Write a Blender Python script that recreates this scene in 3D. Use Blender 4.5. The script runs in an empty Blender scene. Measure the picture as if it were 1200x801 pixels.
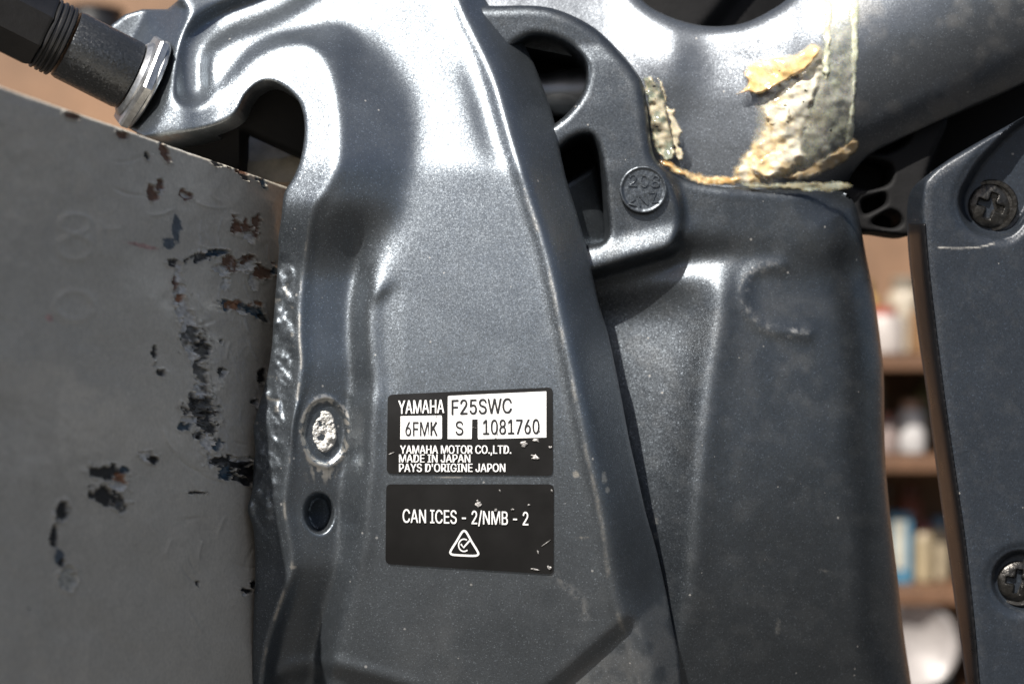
import bpy, bmesh, math, random
import numpy as np
from mathutils import Vector, Matrix

random.seed(7)
sc = bpy.context.scene
COL = sc.collection

# ------------------------------------------------------------------ camera, sky, sun
S = 0.0003                    # one design unit is 0.3 mm
D = 1200 * 35.0 / 22.2        # camera distance to the label plate, design units
SUN = Vector((-0.30, -0.60, 0.74)).normalized()
SKY_STRENGTH = 0.058
SUN_STRENGTH = 5.0
EXPOSURE = 0.82

cam = bpy.data.cameras.new('camera'); camo = bpy.data.objects.new('camera', cam)
COL.objects.link(camo); sc.camera = camo
camo.location = (0, -D * S, 0); camo.rotation_euler = (math.radians(90), 0, 0)
cam.sensor_width = 22.2; cam.lens = 35.0; cam.clip_start = 0.01; cam.clip_end = 200
cam.dof.use_dof = True; cam.dof.focus_distance = D * S + 0.008; cam.dof.aperture_fstop = 5.0

w = bpy.data.worlds.new('World'); sc.world = w; w.use_nodes = True
nt = w.node_tree; bg = nt.nodes['Background']
sky = nt.nodes.new('ShaderNodeTexSky'); sky.sky_type = 'NISHITA'; sky.sun_disc = False; sky.dust_density = 2.5; sky.air_density = 0.8; sky.ozone_density = 0.6
elev = math.asin(SUN.z)
sky.sun_elevation = elev; sky.sun_rotation = math.atan2(SUN.x, SUN.y) % (2 * math.pi)
nt.links.new(sky.outputs[0], bg.inputs[0]); bg.inputs[1].default_value = SKY_STRENGTH
sl = bpy.data.lights.new('sun', 'SUN'); slo = bpy.data.objects.new('sun', sl); COL.objects.link(slo)
sl.energy = SUN_STRENGTH; sl.angle = math.radians(0.5); sl.color = (1.0, 0.95, 0.88)
slo.rotation_euler = (-SUN).to_track_quat('-Z', 'Y').to_euler(); slo.location = (-1, -1.5, 2)
sc.view_settings.view_transform = 'Standard'; sc.view_settings.look = 'None'
sc.view_settings.exposure = EXPOSURE; sc.view_settings.gamma = 1
sc.render.engine = 'CYCLES'
sc.cycles.use_denoising = True
sc.cycles.max_bounces = 8
sc.cycles.caustics_reflective = False; sc.cycles.caustics_refractive = False
sc.cycles.sample_clamp_indirect = 6

# ------------------------------------------------------------------ numeric helpers
def P(u, v, h):
    """photo coordinates at a chosen depth h (towards the camera) -> metres"""
    u = np.asarray(u, float); v = np.asarray(v, float); h = np.asarray(h, float)
    k = (D - h) / D * S
    return np.stack([(u - 600) * k, -h * S + 0 * u, (400.5 - v) * k], -1)

def pv(u, v, h):
    return Vector(P(u, v, h).tolist())

def sstep(a, b, x):
    t = np.clip((x - a) / (b - a), 0, 1); return t * t * (3 - 2 * t)

def gauss(x, s): return np.exp(-(x / s) ** 2)

def smin(a, b, k):
    h = np.clip(0.5 + 0.5 * (b - a) / k, 0, 1)
    return b * (1 - h) + a * h - k * h * (1 - h)

def smax(a, b, k): return -smin(-a, -b, k)

def _hash(ix, iy, seed):
    n = (ix.astype(np.int64) * 374761393 + iy.astype(np.int64) * 668265263 + seed * 1442695041) & 0x7fffffff
    n = ((n ^ (n >> 13)) * 1274126177) & 0x7fffffff
    n = (n ^ (n >> 16)) & 0xffff
    return n / 65535.0

def noise(x, y, seed=0):
    x = np.asarray(x, float); y = np.asarray(y, float)
    ix = np.floor(x); iy = np.floor(y); fx = x - ix; fy = y - iy
    fx = fx * fx * (3 - 2 * fx); fy = fy * fy * (3 - 2 * fy)
    a = _hash(ix, iy, seed); b = _hash(ix + 1, iy, seed); c = _hash(ix, iy + 1, seed); d = _hash(ix + 1, iy + 1, seed)
    return (a * (1 - fx) + b * fx) * (1 - fy) + (c * (1 - fx) + d * fx) * fy

def fbm(x, y, seed=0, o=4):
    s = 0; a = 0.5; t = 0
    for k in range(o):
        s = s + a * noise(x * 2 ** k, y * 2 ** k, seed + 17 * k); t += a; a *= 0.5
    return s / t

def spline(pts, n=5, closed=False):
    p = np.array(pts, float); m = len(p); out = []
    rng = range(m) if closed else range(m - 1)
    for i in rng:
        if closed: a, b, c, d = p[i - 1], p[i], p[(i + 1) % m], p[(i + 2) % m]
        else: a, b, c, d = p[max(i - 1, 0)], p[i], p[i + 1], p[min(i + 2, m - 1)]
        for k in range(n):
            t = k / n
            out.append(0.5 * ((2 * b) + (c - a) * t + (2 * a - 5 * b + 4 * c - d) * t * t + (3 * b - a - 3 * c + d) * t ** 3))
    if not closed: out.append(p[-1])
    return np.array(out)

def seg_dist(u, v, poly, closed=False):
    """distance to a polyline and the closest point on it"""
    best = np.full(u.shape, 1e18); cu = np.zeros_like(u); cv = np.zeros_like(u)
    n = len(poly)
    for i in range(n if closed else n - 1):
        ax, ay = poly[i]; bx, by = poly[(i + 1) % n]
        dx, dy = bx - ax, by - ay; L = dx * dx + dy * dy
        if L < 1e-9: continue
        t = np.clip(((u - ax) * dx + (v - ay) * dy) / L, 0, 1)
        qx = ax + t * dx; qy = ay + t * dy
        d = (u - qx) ** 2 + (v - qy) ** 2
        m = d < best
        best = np.where(m, d, best); cu = np.where(m, qx, cu); cv = np.where(m, qy, cv)
    return np.sqrt(best), cu, cv

def inside(u, v, poly):
    r = np.zeros(u.shape, bool); n = len(poly)
    for i in range(n):
        ax, ay = poly[i]; bx, by = poly[(i + 1) % n]
        if ay == by: continue
        c = ((ay > v) != (by > v)) & (u < (bx - ax) * (v - ay) / (by - ay) + ax)
        r ^= c
    return r

def signed(u, v, curve, closing):
    """signed distance to an open curve, positive inside curve+closing polygon"""
    d, _, _ = seg_dist(u, v, curve)
    return np.where(inside(u, v, np.vstack([curve, np.array(closing, float)])), d, -d)

def fillet(d, r):
    t = np.clip(r - d, 0, r); return -(r - np.sqrt(np.maximum(r * r - t * t, 0)))

def interp(x, xs, ys): return np.interp(x, xs, ys)

# ------------------------------------------------------------------ object helpers
def thing(name, label, cat, loc=(0, 0, 0), group=None):
    o = bpy.data.objects.new(name, None); COL.objects.link(o)
    o.location = loc; o.empty_display_size = 0.01
    o['label'] = label; o['category'] = cat
    if group: o['group'] = group
    return o

def link(name, me, mat, parent=None, label=None):
    o = bpy.data.objects.new(name, me); COL.objects.link(o)
    if mat is not None and not me.materials: me.materials.append(mat)
    if parent is not None:
        o.parent = parent
        if parent.type == 'EMPTY': o.matrix_parent_inverse = Matrix.Translation(-parent.location)
        o.location = (0, 0, 0)
    if label: o['label'] = label
    return o

def tag(o, label, cat, group=None):
    o['label'] = label; o['category'] = cat
    if group: o['group'] = group
    return o

def mesh_np(name, verts, faces, sharp=40, attrs=None, colors=None):
    me = bpy.data.meshes.new(name)
    me.from_pydata(verts.tolist() if hasattr(verts, 'tolist') else verts, [], faces.tolist() if hasattr(faces, 'tolist') else faces)
    for k, a in (attrs or {}).items():
        at = me.attributes.new(k, 'FLOAT', 'POINT'); at.data.foreach_set('value', np.asarray(a, np.float32))
    for k, a in (colors or {}).items():
        at = me.attributes.new(k, 'FLOAT_COLOR', 'POINT')
        c = np.ones((len(a), 4), np.float32); c[:, :3] = a
        at.data.foreach_set('color', c.ravel())
    me.polygons.foreach_set('use_smooth', np.ones(len(me.polygons), bool))
    if sharp: me.set_sharp_from_angle(angle=math.radians(sharp))
    me.update()
    return me

def relief(name, outline, H, step, mat, parent=None, back=None, thick=None, holes=(), attrs=None, colors=None, sharp=50, label=None):
    """closed casting: outline in photo coordinates, front surface at depth H, a wall all round and a back"""
    outline = np.asarray(outline, float); holes = [np.asarray(h, float) for h in holes]
    u0, v0 = outline.min(0) - step; u1, v1 = outline.max(0) + step
    nu = int((u1 - u0) / step) + 2; nv = int((v1 - v0) / step) + 2
    cu, cv = np.meshgrid(u0 + (np.arange(nu) + 0.5) * step, v0 + (np.arange(nv) + 0.5) * step)
    keep = inside(cu, cv, outline)
    for h in holes: keep &= ~inside(cu, cv, h)
    gu, gv = np.meshgrid(u0 + np.arange(nu + 1) * step, v0 + np.arange(nv + 1) * step)
    cnt = np.zeros(gu.shape, int)
    cnt[:-1, :-1] += keep; cnt[1:, :-1] += keep; cnt[:-1, 1:] += keep; cnt[1:, 1:] += keep
    used = cnt > 0; bnd = used & (cnt < 4)
    bu, bv = gu[bnd], gv[bnd]
    d, qu, qv = seg_dist(bu, bv, outline, True)
    for h in holes:
        d2, q2, w2 = seg_dist(bu, bv, h, True)
        m = d2 < d; d = np.where(m, d2, d); qu = np.where(m, q2, qu); qv = np.where(m, w2, qv)
    gu[bnd] = qu; gv[bnd] = qv
    idx = -np.ones(gu.shape, int); idx[used] = np.arange(used.sum())
    u, v = gu[used], gv[used]
    hh = H(u, v)
    F = P(u, v, hh); n = len(F)
    a, b, c, e = idx[:-1, :-1][keep], idx[1:, :-1][keep], idx[1:, 1:][keep], idx[:-1, 1:][keep]
    quads = np.stack([a, b, c, e], 1)                       # seen from -Y
    B = F.copy()
    if back is not None: B[:, 1] = -(back(u, v) if callable(back) else back) * S
    else: B[:, 1] += thick * S
    ed = {}
    E = np.concatenate([quads[:, [0, 1]], quads[:, [1, 2]], quads[:, [2, 3]], quads[:, [3, 0]]])
    key = np.minimum(E[:, 0], E[:, 1]).astype(np.int64) * (n + 1) + np.maximum(E[:, 0], E[:, 1])
    uq, first, cn = np.unique(key, return_index=True, return_counts=True)
    be = E[first[cn == 1]]
    walls = np.stack([be[:, 1], be[:, 0], be[:, 0] + n, be[:, 1] + n], 1)
    backs = quads[:, ::-1] + n
    verts = np.vstack([F, B]); faces = np.vstack([quads, walls, backs])
    at = {k: np.concatenate([f(u, v), np.zeros(n)]) for k, f in (attrs or {}).items()}
    co = {}
    for k, f in (colors or {}).items():
        c_ = f(u, v); co[k] = np.vstack([c_, c_])
    me = mesh_np(name, verts, faces, sharp, at, co)
    return link(name, me, mat, parent, label)

def frame_axes(ax):
    ax = ax.normalized(); t = Vector((0, 0, 1)) if abs(ax.z) < 0.9 else Vector((1, 0, 0))
    x = ax.cross(t).normalized(); return x, ax.cross(x).normalized(), ax

def lathe(name, a, b, prof, mat, parent=None, n=64, ang0=0.0, sharp=35, label=None, wob=None):
    """prof: list of (t along a->b in metres, radius in metres)"""
    x, y, z = frame_axes(b if isinstance(b, Vector) and b.length > 0.999 and b.length < 1.001 else b - a); verts = []; faces = []
    for (t, r) in prof:
        for k in range(n):
            q = ang0 + 2 * math.pi * k / n
            rr = r * (wob(q, t) if wob else 1)
            p = a + z * t + x * (rr * math.cos(q)) + y * (rr * math.sin(q)); verts.append(p[:])
    m = len(prof)
    for i in range(m - 1):
        for k in range(n):
            k2 = (k + 1) % n
            faces.append((i * n + k, i * n + k2, (i + 1) * n + k2, (i + 1) * n + k))
    faces.append(tuple(range(n))[::-1]); faces.append(tuple((m - 1) * n + k for k in range(n)))
    me = mesh_np(name, verts, faces, sharp)
    bm = bmesh.new(); bm.from_mesh(me); bmesh.ops.recalc_face_normals(bm, faces=bm.faces); bm.to_mesh(me); bm.free()
    return link(name, me, mat, parent, label)

def box(name, c, size, mat, parent=None, bev=0.0, label=None):
    bm = bmesh.new(); bmesh.ops.create_cube(bm, size=1)
    for q in bm.verts: q.co = Vector((q.co.x * size[0] + c[0], q.co.y * size[1] + c[1], q.co.z * size[2] + c[2]))
    if bev: bmesh.ops.bevel(bm, geom=bm.edges[:], offset=bev, segments=2, affect='EDGES', profile=0.6)
    me = bpy.data.meshes.new(name); bm.to_mesh(me); bm.free()
    return link(name, me, mat, parent, label)

# ------------------------------------------------------------------ materials
def new_mat(name):
    m = bpy.data.materials.new(name); m.use_nodes = True
    return m, m.node_tree, m.node_tree.nodes['Principled BSDF']

def N(nt, t, **kw):
    n = nt.nodes.new(t)
    for k, v in kw.items(): setattr(n, k, v)
    return n

def mixc(nt, fac, a, b, blend='MIX'):
    m = N(nt, 'ShaderNodeMix', data_type='RGBA', blend_type=blend)
    for i, s in ((0, fac), (6, a), (7, b)):
        if isinstance(s, (int, float)): m.inputs[i].default_value = s
        elif isinstance(s, tuple): m.inputs[i].default_value = (*s, 1)
        else: nt.links.new(s, m.inputs[i])
    return m.outputs[2]

def math_(nt, op, a, b=0.0, clamp=False):
    m = N(nt, 'ShaderNodeMath', operation=op, use_clamp=clamp)
    for i, s in ((0, a), (1, b)):
        if isinstance(s, (int, float)): m.inputs[i].default_value = s
        else: nt.links.new(s, m.inputs[i])
    return m.outputs[0]

def ramp(nt, fac, stops):
    r = N(nt, 'ShaderNodeValToRGB'); e = r.color_ramp.elements
    while len(e) < len(stops): e.new(0.5)
    for k, (p, c) in enumerate(stops):
        e[k].position = p; e[k].color = (*c, 1) if isinstance(c, tuple) else (c, c, c, 1)
    nt.links.new(fac, r.inputs[0]); return r.outputs[0]

def tex_noise(nt, scale, detail=4, rough=0.55, vec=None):
    n = N(nt, 'ShaderNodeTexNoise'); n.inputs['Scale'].default_value = scale
    n.inputs['Detail'].default_value = detail; n.inputs['Roughness'].default_value = rough
    if vec is not None: nt.links.new(vec, n.inputs['Vector'])
    return n

def metal_paint(name, color, metallic=0.75, rough=0.39, flake=0.16, flake_scale=3000, coat=0.25, var=0.10, dust=0.04):
    """metal-flake enamel over cast aluminium; 'wear' bares the metal, 'dirt' greys it"""
    m, nt, b = new_mat(name); L = nt.links
    tc = N(nt, 'ShaderNodeTexCoord'); obj = tc.outputs['Object']
    vo = N(nt, 'ShaderNodeTexVoronoi'); vo.inputs['Scale'].default_value = flake_scale; L.new(obj, vo.inputs['Vector'])
    sub = N(nt, 'ShaderNodeVectorMath', operation='SUBTRACT'); L.new(vo.outputs['Color'], sub.inputs[0]); sub.inputs[1].default_value = (0.5, 0.5, 0.5)
    scl = N(nt, 'ShaderNodeVectorMath', operation='SCALE'); L.new(sub.outputs[0], scl.inputs[0]); scl.inputs['Scale'].default_value = flake
    geo = N(nt, 'ShaderNodeNewGeometry')
    bump = N(nt, 'ShaderNodeBump'); bump.inputs['Strength'].default_value = 0.2; bump.inputs['Distance'].default_value = 0.0002
    pe = tex_noise(nt, 700, 3, 0.5, obj); L.new(pe.outputs[0], bump.inputs['Height'])
    add = N(nt, 'ShaderNodeVectorMath', operation='ADD'); L.new(bump.outputs[0], add.inputs[0]); L.new(scl.outputs[0], add.inputs[1])
    nrm = N(nt, 'ShaderNodeVectorMath', operation='NORMALIZE'); L.new(add.outputs[0], nrm.inputs[0])
    # flake tint
    sep = N(nt, 'ShaderNodeSeparateColor'); L.new(vo.outputs['Color'], sep.inputs[0])
    fl = ramp(nt, sep.outputs[0], [(0.0, 0.84), (0.8, 1.0), (0.95, 1.15), (1.0, 2.2)])
    big = tex_noise(nt, 35, 5, 0.6, obj)
    bigr = ramp(nt, big.outputs[0], [(0.3, 1 - var), (0.7, 1 + var)])
    c = mixc(nt, 1.0, color, fl, 'MULTIPLY'); c = mixc(nt, 1.0, c, bigr, 'MULTIPLY')
    # dirt, dust
    dn = tex_noise(nt, 160, 6, 0.7, obj); dm = ramp(nt, dn.outputs[0], [(0.5, 0.0), (0.75, dust)])
    sv = N(nt, 'ShaderNodeTexVoronoi'); sv.inputs['Scale'].default_value = 210; L.new(obj, sv.inputs['Vector'])
    ss = N(nt, 'ShaderNodeSeparateColor'); L.new(sv.outputs['Color'], ss.inputs[0])
    srad = math_(nt, 'MULTIPLY', math_(nt, 'SUBTRACT', ss.outputs[0], 0.72, True), 0.42)
    spk = math_(nt, 'LESS_THAN', sv.outputs['Distance'], srad)
    dm = math_(nt, 'MAXIMUM', dm, math_(nt, 'MULTIPLY', spk, 0.45))
    at = N(nt, 'ShaderNodeAttribute', attribute_name='dirt')
    dfac = math_(nt, 'ADD', dm, at.outputs['Fac'], True)
    c = mixc(nt, dfac, c, mixc(nt, spk, (0.20, 0.185, 0.16), (0.42, 0.40, 0.37)))
    aw = N(nt, 'ShaderNodeAttribute', attribute_name='wear')
    wn = tex_noise(nt, 900, 4, 0.7, obj)
    wr = math_(nt, 'MULTIPLY', aw.outputs['Fac'], math_(nt, 'MULTIPLY_ADD', wn.outputs[0], 2.2), True)
    wr2 = ramp(nt, math_(nt, 'SUBTRACT', math_(nt, 'ADD', aw.outputs['Fac'], wn.outputs[0]), 0.55), [(0.0, 0.0), (0.45, 1.0)])
    wfac = math_(nt, 'MULTIPLY', wr2, math_(nt, 'MULTIPLY', aw.outputs['Fac'], 1.6, True), True)
    c = mixc(nt, wfac, c, (0.50, 0.485, 0.45))
    L.new(c, b.inputs['Base Color'])
    met = math_(nt, 'SUBTRACT', metallic, math_(nt, 'MULTIPLY', dfac, 0.7), True); L.new(met, b.inputs['Metallic'])
    rn = tex_noise(nt, 90, 5, 0.65, obj)
    rr = math_(nt, 'ADD', math_(nt, 'MULTIPLY', rn.outputs[0], 0.16), rough - 0.08); rr = math_(nt, 'ADD', rr, math_(nt, 'MULTIPLY', dfac, 0.3), True)
    L.new(rr, b.inputs['Roughness']); L.new(nrm.outputs[0], b.inputs['Normal'])
    b.inputs['Coat Weight'].default_value = coat; b.inputs['Coat Roughness'].default_value = 0.28
    return m

def simple(name, color, rough=0.5, metallic=0.0, var=0.15, scale=60, bump=0.0, bscale=300, bdist=0.0005, spec=0.5, coat=0.0):
    m, nt, b = new_mat(name); L = nt.links
    tc = N(nt, 'ShaderNodeTexCoord')
    n = tex_noise(nt, scale, 5, 0.6, tc.outputs['Object'])
    c = mixc(nt, 1.0, color, ramp(nt, n.outputs[0], [(0.3, 1 - var), (0.7, 1 + var)]), 'MULTIPLY')
    L.new(c, b.inputs['Base Color'])
    r = math_(nt, 'ADD', math_(nt, 'MULTIPLY', n.outputs[0], 0.2), rough - 0.1, True); L.new(r, b.inputs['Roughness'])
    b.inputs['Metallic'].default_value = metallic; b.inputs['Specular IOR Level'].default_value = spec
    b.inputs['Coat Weight'].default_value = coat
    if bump:
        k = tex_noise(nt, bscale, 4, 0.6, tc.outputs['Object']); bp = N(nt, 'ShaderNodeBump')
        bp.inputs['Strength'].default_value = bump; bp.inputs['Distance'].default_value = bdist
        L.new(k.outputs[0], bp.inputs['Height']); L.new(bp.outputs[0], b.inputs['Normal'])
    return m

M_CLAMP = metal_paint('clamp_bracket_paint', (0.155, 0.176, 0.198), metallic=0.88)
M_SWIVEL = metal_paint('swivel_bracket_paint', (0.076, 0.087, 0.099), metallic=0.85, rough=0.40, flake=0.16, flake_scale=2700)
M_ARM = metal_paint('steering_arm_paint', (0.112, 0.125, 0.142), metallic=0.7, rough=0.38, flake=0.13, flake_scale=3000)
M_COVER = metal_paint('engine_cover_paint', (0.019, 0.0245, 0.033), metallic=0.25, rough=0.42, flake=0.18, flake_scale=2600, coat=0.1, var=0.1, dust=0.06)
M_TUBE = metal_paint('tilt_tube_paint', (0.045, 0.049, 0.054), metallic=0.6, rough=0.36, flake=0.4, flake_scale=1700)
M_STEEL = simple('worn_steel', (0.42, 0.43, 0.44), 0.36, 0.9, 0.3, 200, 0.3, 700, 0.0003)
M_BLACK = simple('black_rubber', (0.012, 0.012, 0.013), 0.42, 0, 0.3, 80, 0.3, 400)
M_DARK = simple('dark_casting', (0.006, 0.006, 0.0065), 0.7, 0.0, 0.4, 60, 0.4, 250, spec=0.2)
M_SCREW = simple('blackened_screw', (0.05, 0.048, 0.045), 0.3, 0.85, 0.5, 300, 0.6, 700)
M_CORR = simple('corroded_aluminium', (0.62, 0.61, 0.58), 0.5, 0.55, 0.35, 400, 1.0, 700, 0.0012)
M_INK = simple('white_print', (0.80, 0.80, 0.79), 0.4, 0, 0.04)
M_INKB = simple('black_print', (0.016, 0.016, 0.017), 0.4, 0, 0.1)
M_LABEL = simple('black_label_film', (0.009, 0.0088, 0.0088), 0.36, 0, 0.25, 60, 0.10, 120, 0.0006, spec=0.35)
M_SIDE = simple('glossy_cover_edge', (0.010, 0.010, 0.011), 0.3, 0.0, 0.3, 100, spec=0.2)

# ------------------------------------------------------------------ boat transom
def build_transom():
    a0 = P(333, 217, -128) / S; a1 = P(0, 100, 400) / S       # X, -h, Z in design units
    p0 = np.array([a0[0], a0[1]]); p1 = np.array([a1[0], a1[1]])
    t = (p1 - p0) / np.linalg.norm(p1 - p0); nrm = np.array([-t[1], t[0]])
    if nrm[1] > 0: nrm = -nrm                                # faces the camera and right
    A, Bq = nrm; C = A * p0[0] + Bq * p0[1]
    step = 1.6
    us = np.arange(-70, 356, step); vs = np.arange(0, 1, step / 790)
    uu, tt = np.meshgrid(us, vs)
    top = 100 + (217 - 100) / 333 * uu
    vv = top + (880 - top) * tt
    u, v = uu.ravel(), vv.ravel(); d = (v - (100 + 0.35135 * u)) * 0.943
    # plane depth: A*X + B*y = C with X=(u-600)(D+y)/D
    y = (C - A * (u - 600)) / (Bq + A * (u - 600) / D)
    # paint, chips and relief
    base = np.array([0.56, 0.52, 0.44])
    lum = 1 + 0.10 * (fbm(u / 90, v / 90, 3) - 0.5) + 0.10 * (fbm(u / 14, v / 40, 9) - 0.5)
    col = base[None] * lum[:, None]
    disp = 2.6 * (fbm(u / 70, v / 70, 5) - 0.5) * 2 + 1.8 * (fbm(u / 16, v / 22, 55) - .5) * sstep(140, 260, u) * sstep(640, 500, v) + 0.25 * (fbm(u / 8, v / 8, 6) - 0.5)
    rough = 0.25 + 0.18 * (fbm(u / 30, v / 30, 12) - 0.5)
    cols = {'b': (0.15, 0.075, 0.045), 'k': (0.012, 0.012, 0.013), 'n': (0.025, 0.055, 0.085), 'w': (0.62, 0.60, 0.56),
            'o': (0.30, 0.14, 0.07), 'g': (0.10, 0.098, 0.09), 'p': (0.50, 0.33, 0.29), 's': (0.085, 0.105, 0.125), 'l': (0.45, 0.43, 0.37)}
    blobs = [  # u, v, ru, rv, angle, kind, raggedness
        (193, 177, 5, 13, -28, 'b', .5), (172, 182, 2.5, 5, -20, 'k', .6), (143, 158, 8, 5, 20, 'b', .35), (85, 136, 10, 4, 15, 'b', .3),
        (180, 227, 6, 10, -20, 'b', .6), (189, 216, 5, 7, 10, 'b', .6), (190, 224, 2, 4, 30, 'w', .4), (217, 228, 9, 5, 35, 'b', .6), (219, 229, 5, 2.5, 35, 'w', .5),
        (284, 269, 16, 9, 35, 'b', .9), (290, 276, 9, 6, 35, 'w', .8), (275, 264, 7, 5, 20, 'b', .8), (300, 262, 5, 8, 0, 'b', .9),
        (207, 266, 6, 20, 3, 's', .35), (196, 287, 8, 7, 0, 's', .6), (166, 288, 22, 3.2, 12, 'p', .35),
        (236, 300, 22, 5.5, -10, 'k', .7), (252, 296, 12, 4, -5, 'n', .5), (266, 308, 12, 8, 25, 'b', .9), (289, 309, 9, 9, 10, 'w', .9), (290, 303, 9, 5, 0, 'b', .9),
        (309, 319, 13, 8, -10, 'b', .8), (320, 316, 5, 5, 0, 'n', .7), (262, 316, 10, 6, 15, 'w', .9), (265, 332, 4, 12, 10, 'w', 1.0), (297, 333, 4, 10, -10, 'w', 1.0),
        (264, 357, 9, 6, 20, 'n', .8), (280, 357, 13, 6, 8, 'o', .8), (297, 364, 15, 6, 30, 'n', .8), (302, 355, 5, 4, 0, 'o', .7), (310, 373, 7, 4, 45, 'k', .9), (285, 366, 5, 4, 0, 'w', .8),
        (203, 308, 9, 6, 20, 'k', .8), (208, 322, 6, 12, 8, 'w', .8), (211, 345, 6, 14, 8, 'w', .7), (205, 332, 3, 8, 5, 'b', .8), (214, 362, 7, 14, 10, 'w', .6), (219, 384, 8, 16, 12, 'w', .6),
        (212, 350, 4, 6, 0, 'o', .7), (226, 396, 10, 14, 15, 'g', .9), (238, 404, 8, 16, -5, 'k', .9), (226, 415, 7, 18, -25, 'w', .7), (239, 412, 9, 10, 0, 'g', 1.),
        (235, 440, 7, 14, -8, 'g', .9), (238, 465, 12, 16, 0, 'g', 1.0), (234, 456, 6, 10, 0, 'w', .9), (230, 476, 14, 10, 0, 'k', 1.), (240, 485, 12, 14, 0, 'g', 1.), (229, 492, 16, 4, 5, 'w', .8),
        (245, 500, 12, 14, 0, 'k', 1.), (217, 500, 8, 5, 10, 'n', .7), (243, 518, 8, 12, 0, 'w', .9), (255, 522, 5, 8, 20, 'n', .6), (232, 510, 6, 6, 0, 'k', .9),
        (250, 539, 12, 6, 10, 'w', .9), (270, 541, 24, 6, 2, 'k', 1.), (285, 537, 18, 3, 0, 'w', .9), (290, 553, 16, 9, 10, 'k', 1.), (266, 555, 8, 8, 0, 'n', .8), (284, 562, 12, 6, 20, 'k', 1.),
        (181, 415, 3, 9, 0, 'k', .6), (189, 436, 6, 5, 0, 'k', .7), (181, 427, 2, 4, 0, 'w', .6), (261, 436, 6, 5, 0, 'k', .8), (265, 435, 3, 2, 0, 'w', .5), (260, 400, 3, 5, 0, 'k', .7),
        (307, 440, 6, 9, 20, 'k', .6), (301, 473, 6, 6, 20, 'w', .7), (296, 471, 4, 4, 20, 'k', .7), (173, 535, 10, 6, 20, 'w', .6), (180, 540, 6, 6, 0, 'k', .8),
        (122, 553, 20, 9, 0, 'k', .6), (140, 560, 9, 8, 0, 'o', .7), (145, 549, 6, 4, 0, 'n', .6), (138, 570, 10, 5, 10, 'w', .6), (125, 581, 20, 11, 15, 'k', .7), (140, 590, 6, 10, 0, 'g', .8),
        (73, 600, 9, 13, 20, 'k', .35), (64, 628, 5, 22, 4, 'k', .4), (70, 652, 7, 12, -10, 's', .4), (80, 678, 11, 15, 0, 'l', .35), (72, 660, 4, 8, 0, 'k', .5),
        (290, 692, 8, 3, 15, 'k', .8), (296, 684, 4, 5, 0, 'k', .8), (285, 696, 3, 2, 0, 'w', .6), (310, 216, 8, 5, 40, 'n', .9), (286, 206, 9, 3, 45, 'k', .9), (278, 200, 10, 3, 15, 'b', .9), (255, 193, 6, 2.5, 15, 'k', .9),
        (232, 577, 14, 1.5, 0, 'k', .3), (232, 684, 2, 5, 0, 'k', .6), (58, 372, 5, 5, 0, 'p', .6), (34, 713, 1.5, 1.5, 0, 'l', .4)]
    for (cu, cv, ru, rv, ang, kind, rag) in blobs:
        c, s = math.cos(math.radians(ang)), math.sin(math.radians(ang))
        near = (abs(u - cu) < 60) & (abs(v - cv) < 60)
        i = np.where(near)[0]; du, dv = u[i] - cu, v[i] - cv
        q = np.hypot((du * c + dv * s) / ru, (-du * s + dv * c) / rv)
        q = q + rag * 2.3 * (fbm(u[i] / 7, v[i] / 7, int(cu * 7 + cv)) - 0.5) + rag * 1.0 * (fbm(u[i] / 2.4, v[i] / 2.4, int(cu), 2) - 0.5)
        m = sstep(1.05, 0.78, q)
        tone = np.array(cols[kind])[None] * (0.35 + 1.3 * fbm(u[i] / 3, v[i] / 3, int(cv)))[:, None]
        col[i] = col[i] * (1 - m[:, None]) + tone * m[:, None]
        disp[i] += (-2.2 * m + 1.3 * gauss(q - 1.05, 0.16) * (0.4 + noise(u[i] / 4, v[i] / 4, 2))) if kind not in 'sp' else -0.2 * m
        rough[i] = rough[i] * (1 - m) + 0.6 * m
    # scratches and scuffs fanning out beside the bracket
    rs = np.random.RandomState(4)
    for k in range(60):
        cu, cv = rs.uniform(225, 322), rs.uniform(250, 540); ang = math.radians(rs.uniform(60, 105)); ln = rs.uniform(5, 24); wd = rs.uniform(0.5, 1.3)
        du, dv = u - cu, v - cv; a = du * math.cos(ang) + dv * math.sin(ang); b = -du * math.sin(ang) + dv * math.cos(ang) + 0.012 * a * a
        m = (np.abs(a) < ln) * gauss(b, wd) * rs.uniform(0.15, 0.65) * (noise(a / 3, b, k) > 0.35)
        col = col * (1 - m[:, None]) + np.array([0.62, 0.61, 0.58])[None] * m[:, None]; disp += 1.0 * m
    for k in range(26):
        cu, cv = rs.uniform(90, 300), rs.uniform(180, 760); ang = math.radians(rs.uniform(-30, 120)); ln = rs.uniform(8, 30)
        du, dv = u - cu, v - cv; a = du * math.cos(ang) + dv * math.sin(ang); b = -du * math.sin(ang) + dv * math.cos(ang) + 0.01 * a * a
        m = (np.abs(a) < ln) * gauss(b, 1.6) * sstep(ln, ln * .5, np.abs(a)); disp += (0.9 if k % 2 else -0.7) * m
    scuff = sstep(0.52, 0.75, fbm(u / 7, v / 7, 31)) * gauss((u - 265) / 55, 1) * gauss((v - 430) / 150, 1) * 0.35
    col = col * (1 - scuff[:, None]) + np.array([0.55, 0.54, 0.515])[None] * scuff[:, None]
    # hull number moulded under the paint
    for (cu, cv, ru, rv) in ((88, 262, 17, 11), (88, 290, 19, 14), (88, 358, 22, 17)):
        q = np.hypot((u - cu) / ru, (v - cv) / rv); disp += 0.8 * gauss((q - 1) * ru, 4.0)
    disp += 0.6 * gauss(u - 118 - (v - 280) * 0.05, 3) * ((v > 258) & (v < 300)) + 0.5 * gauss(v - 268, 3) * ((u > 118) & (u < 140))
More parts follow.
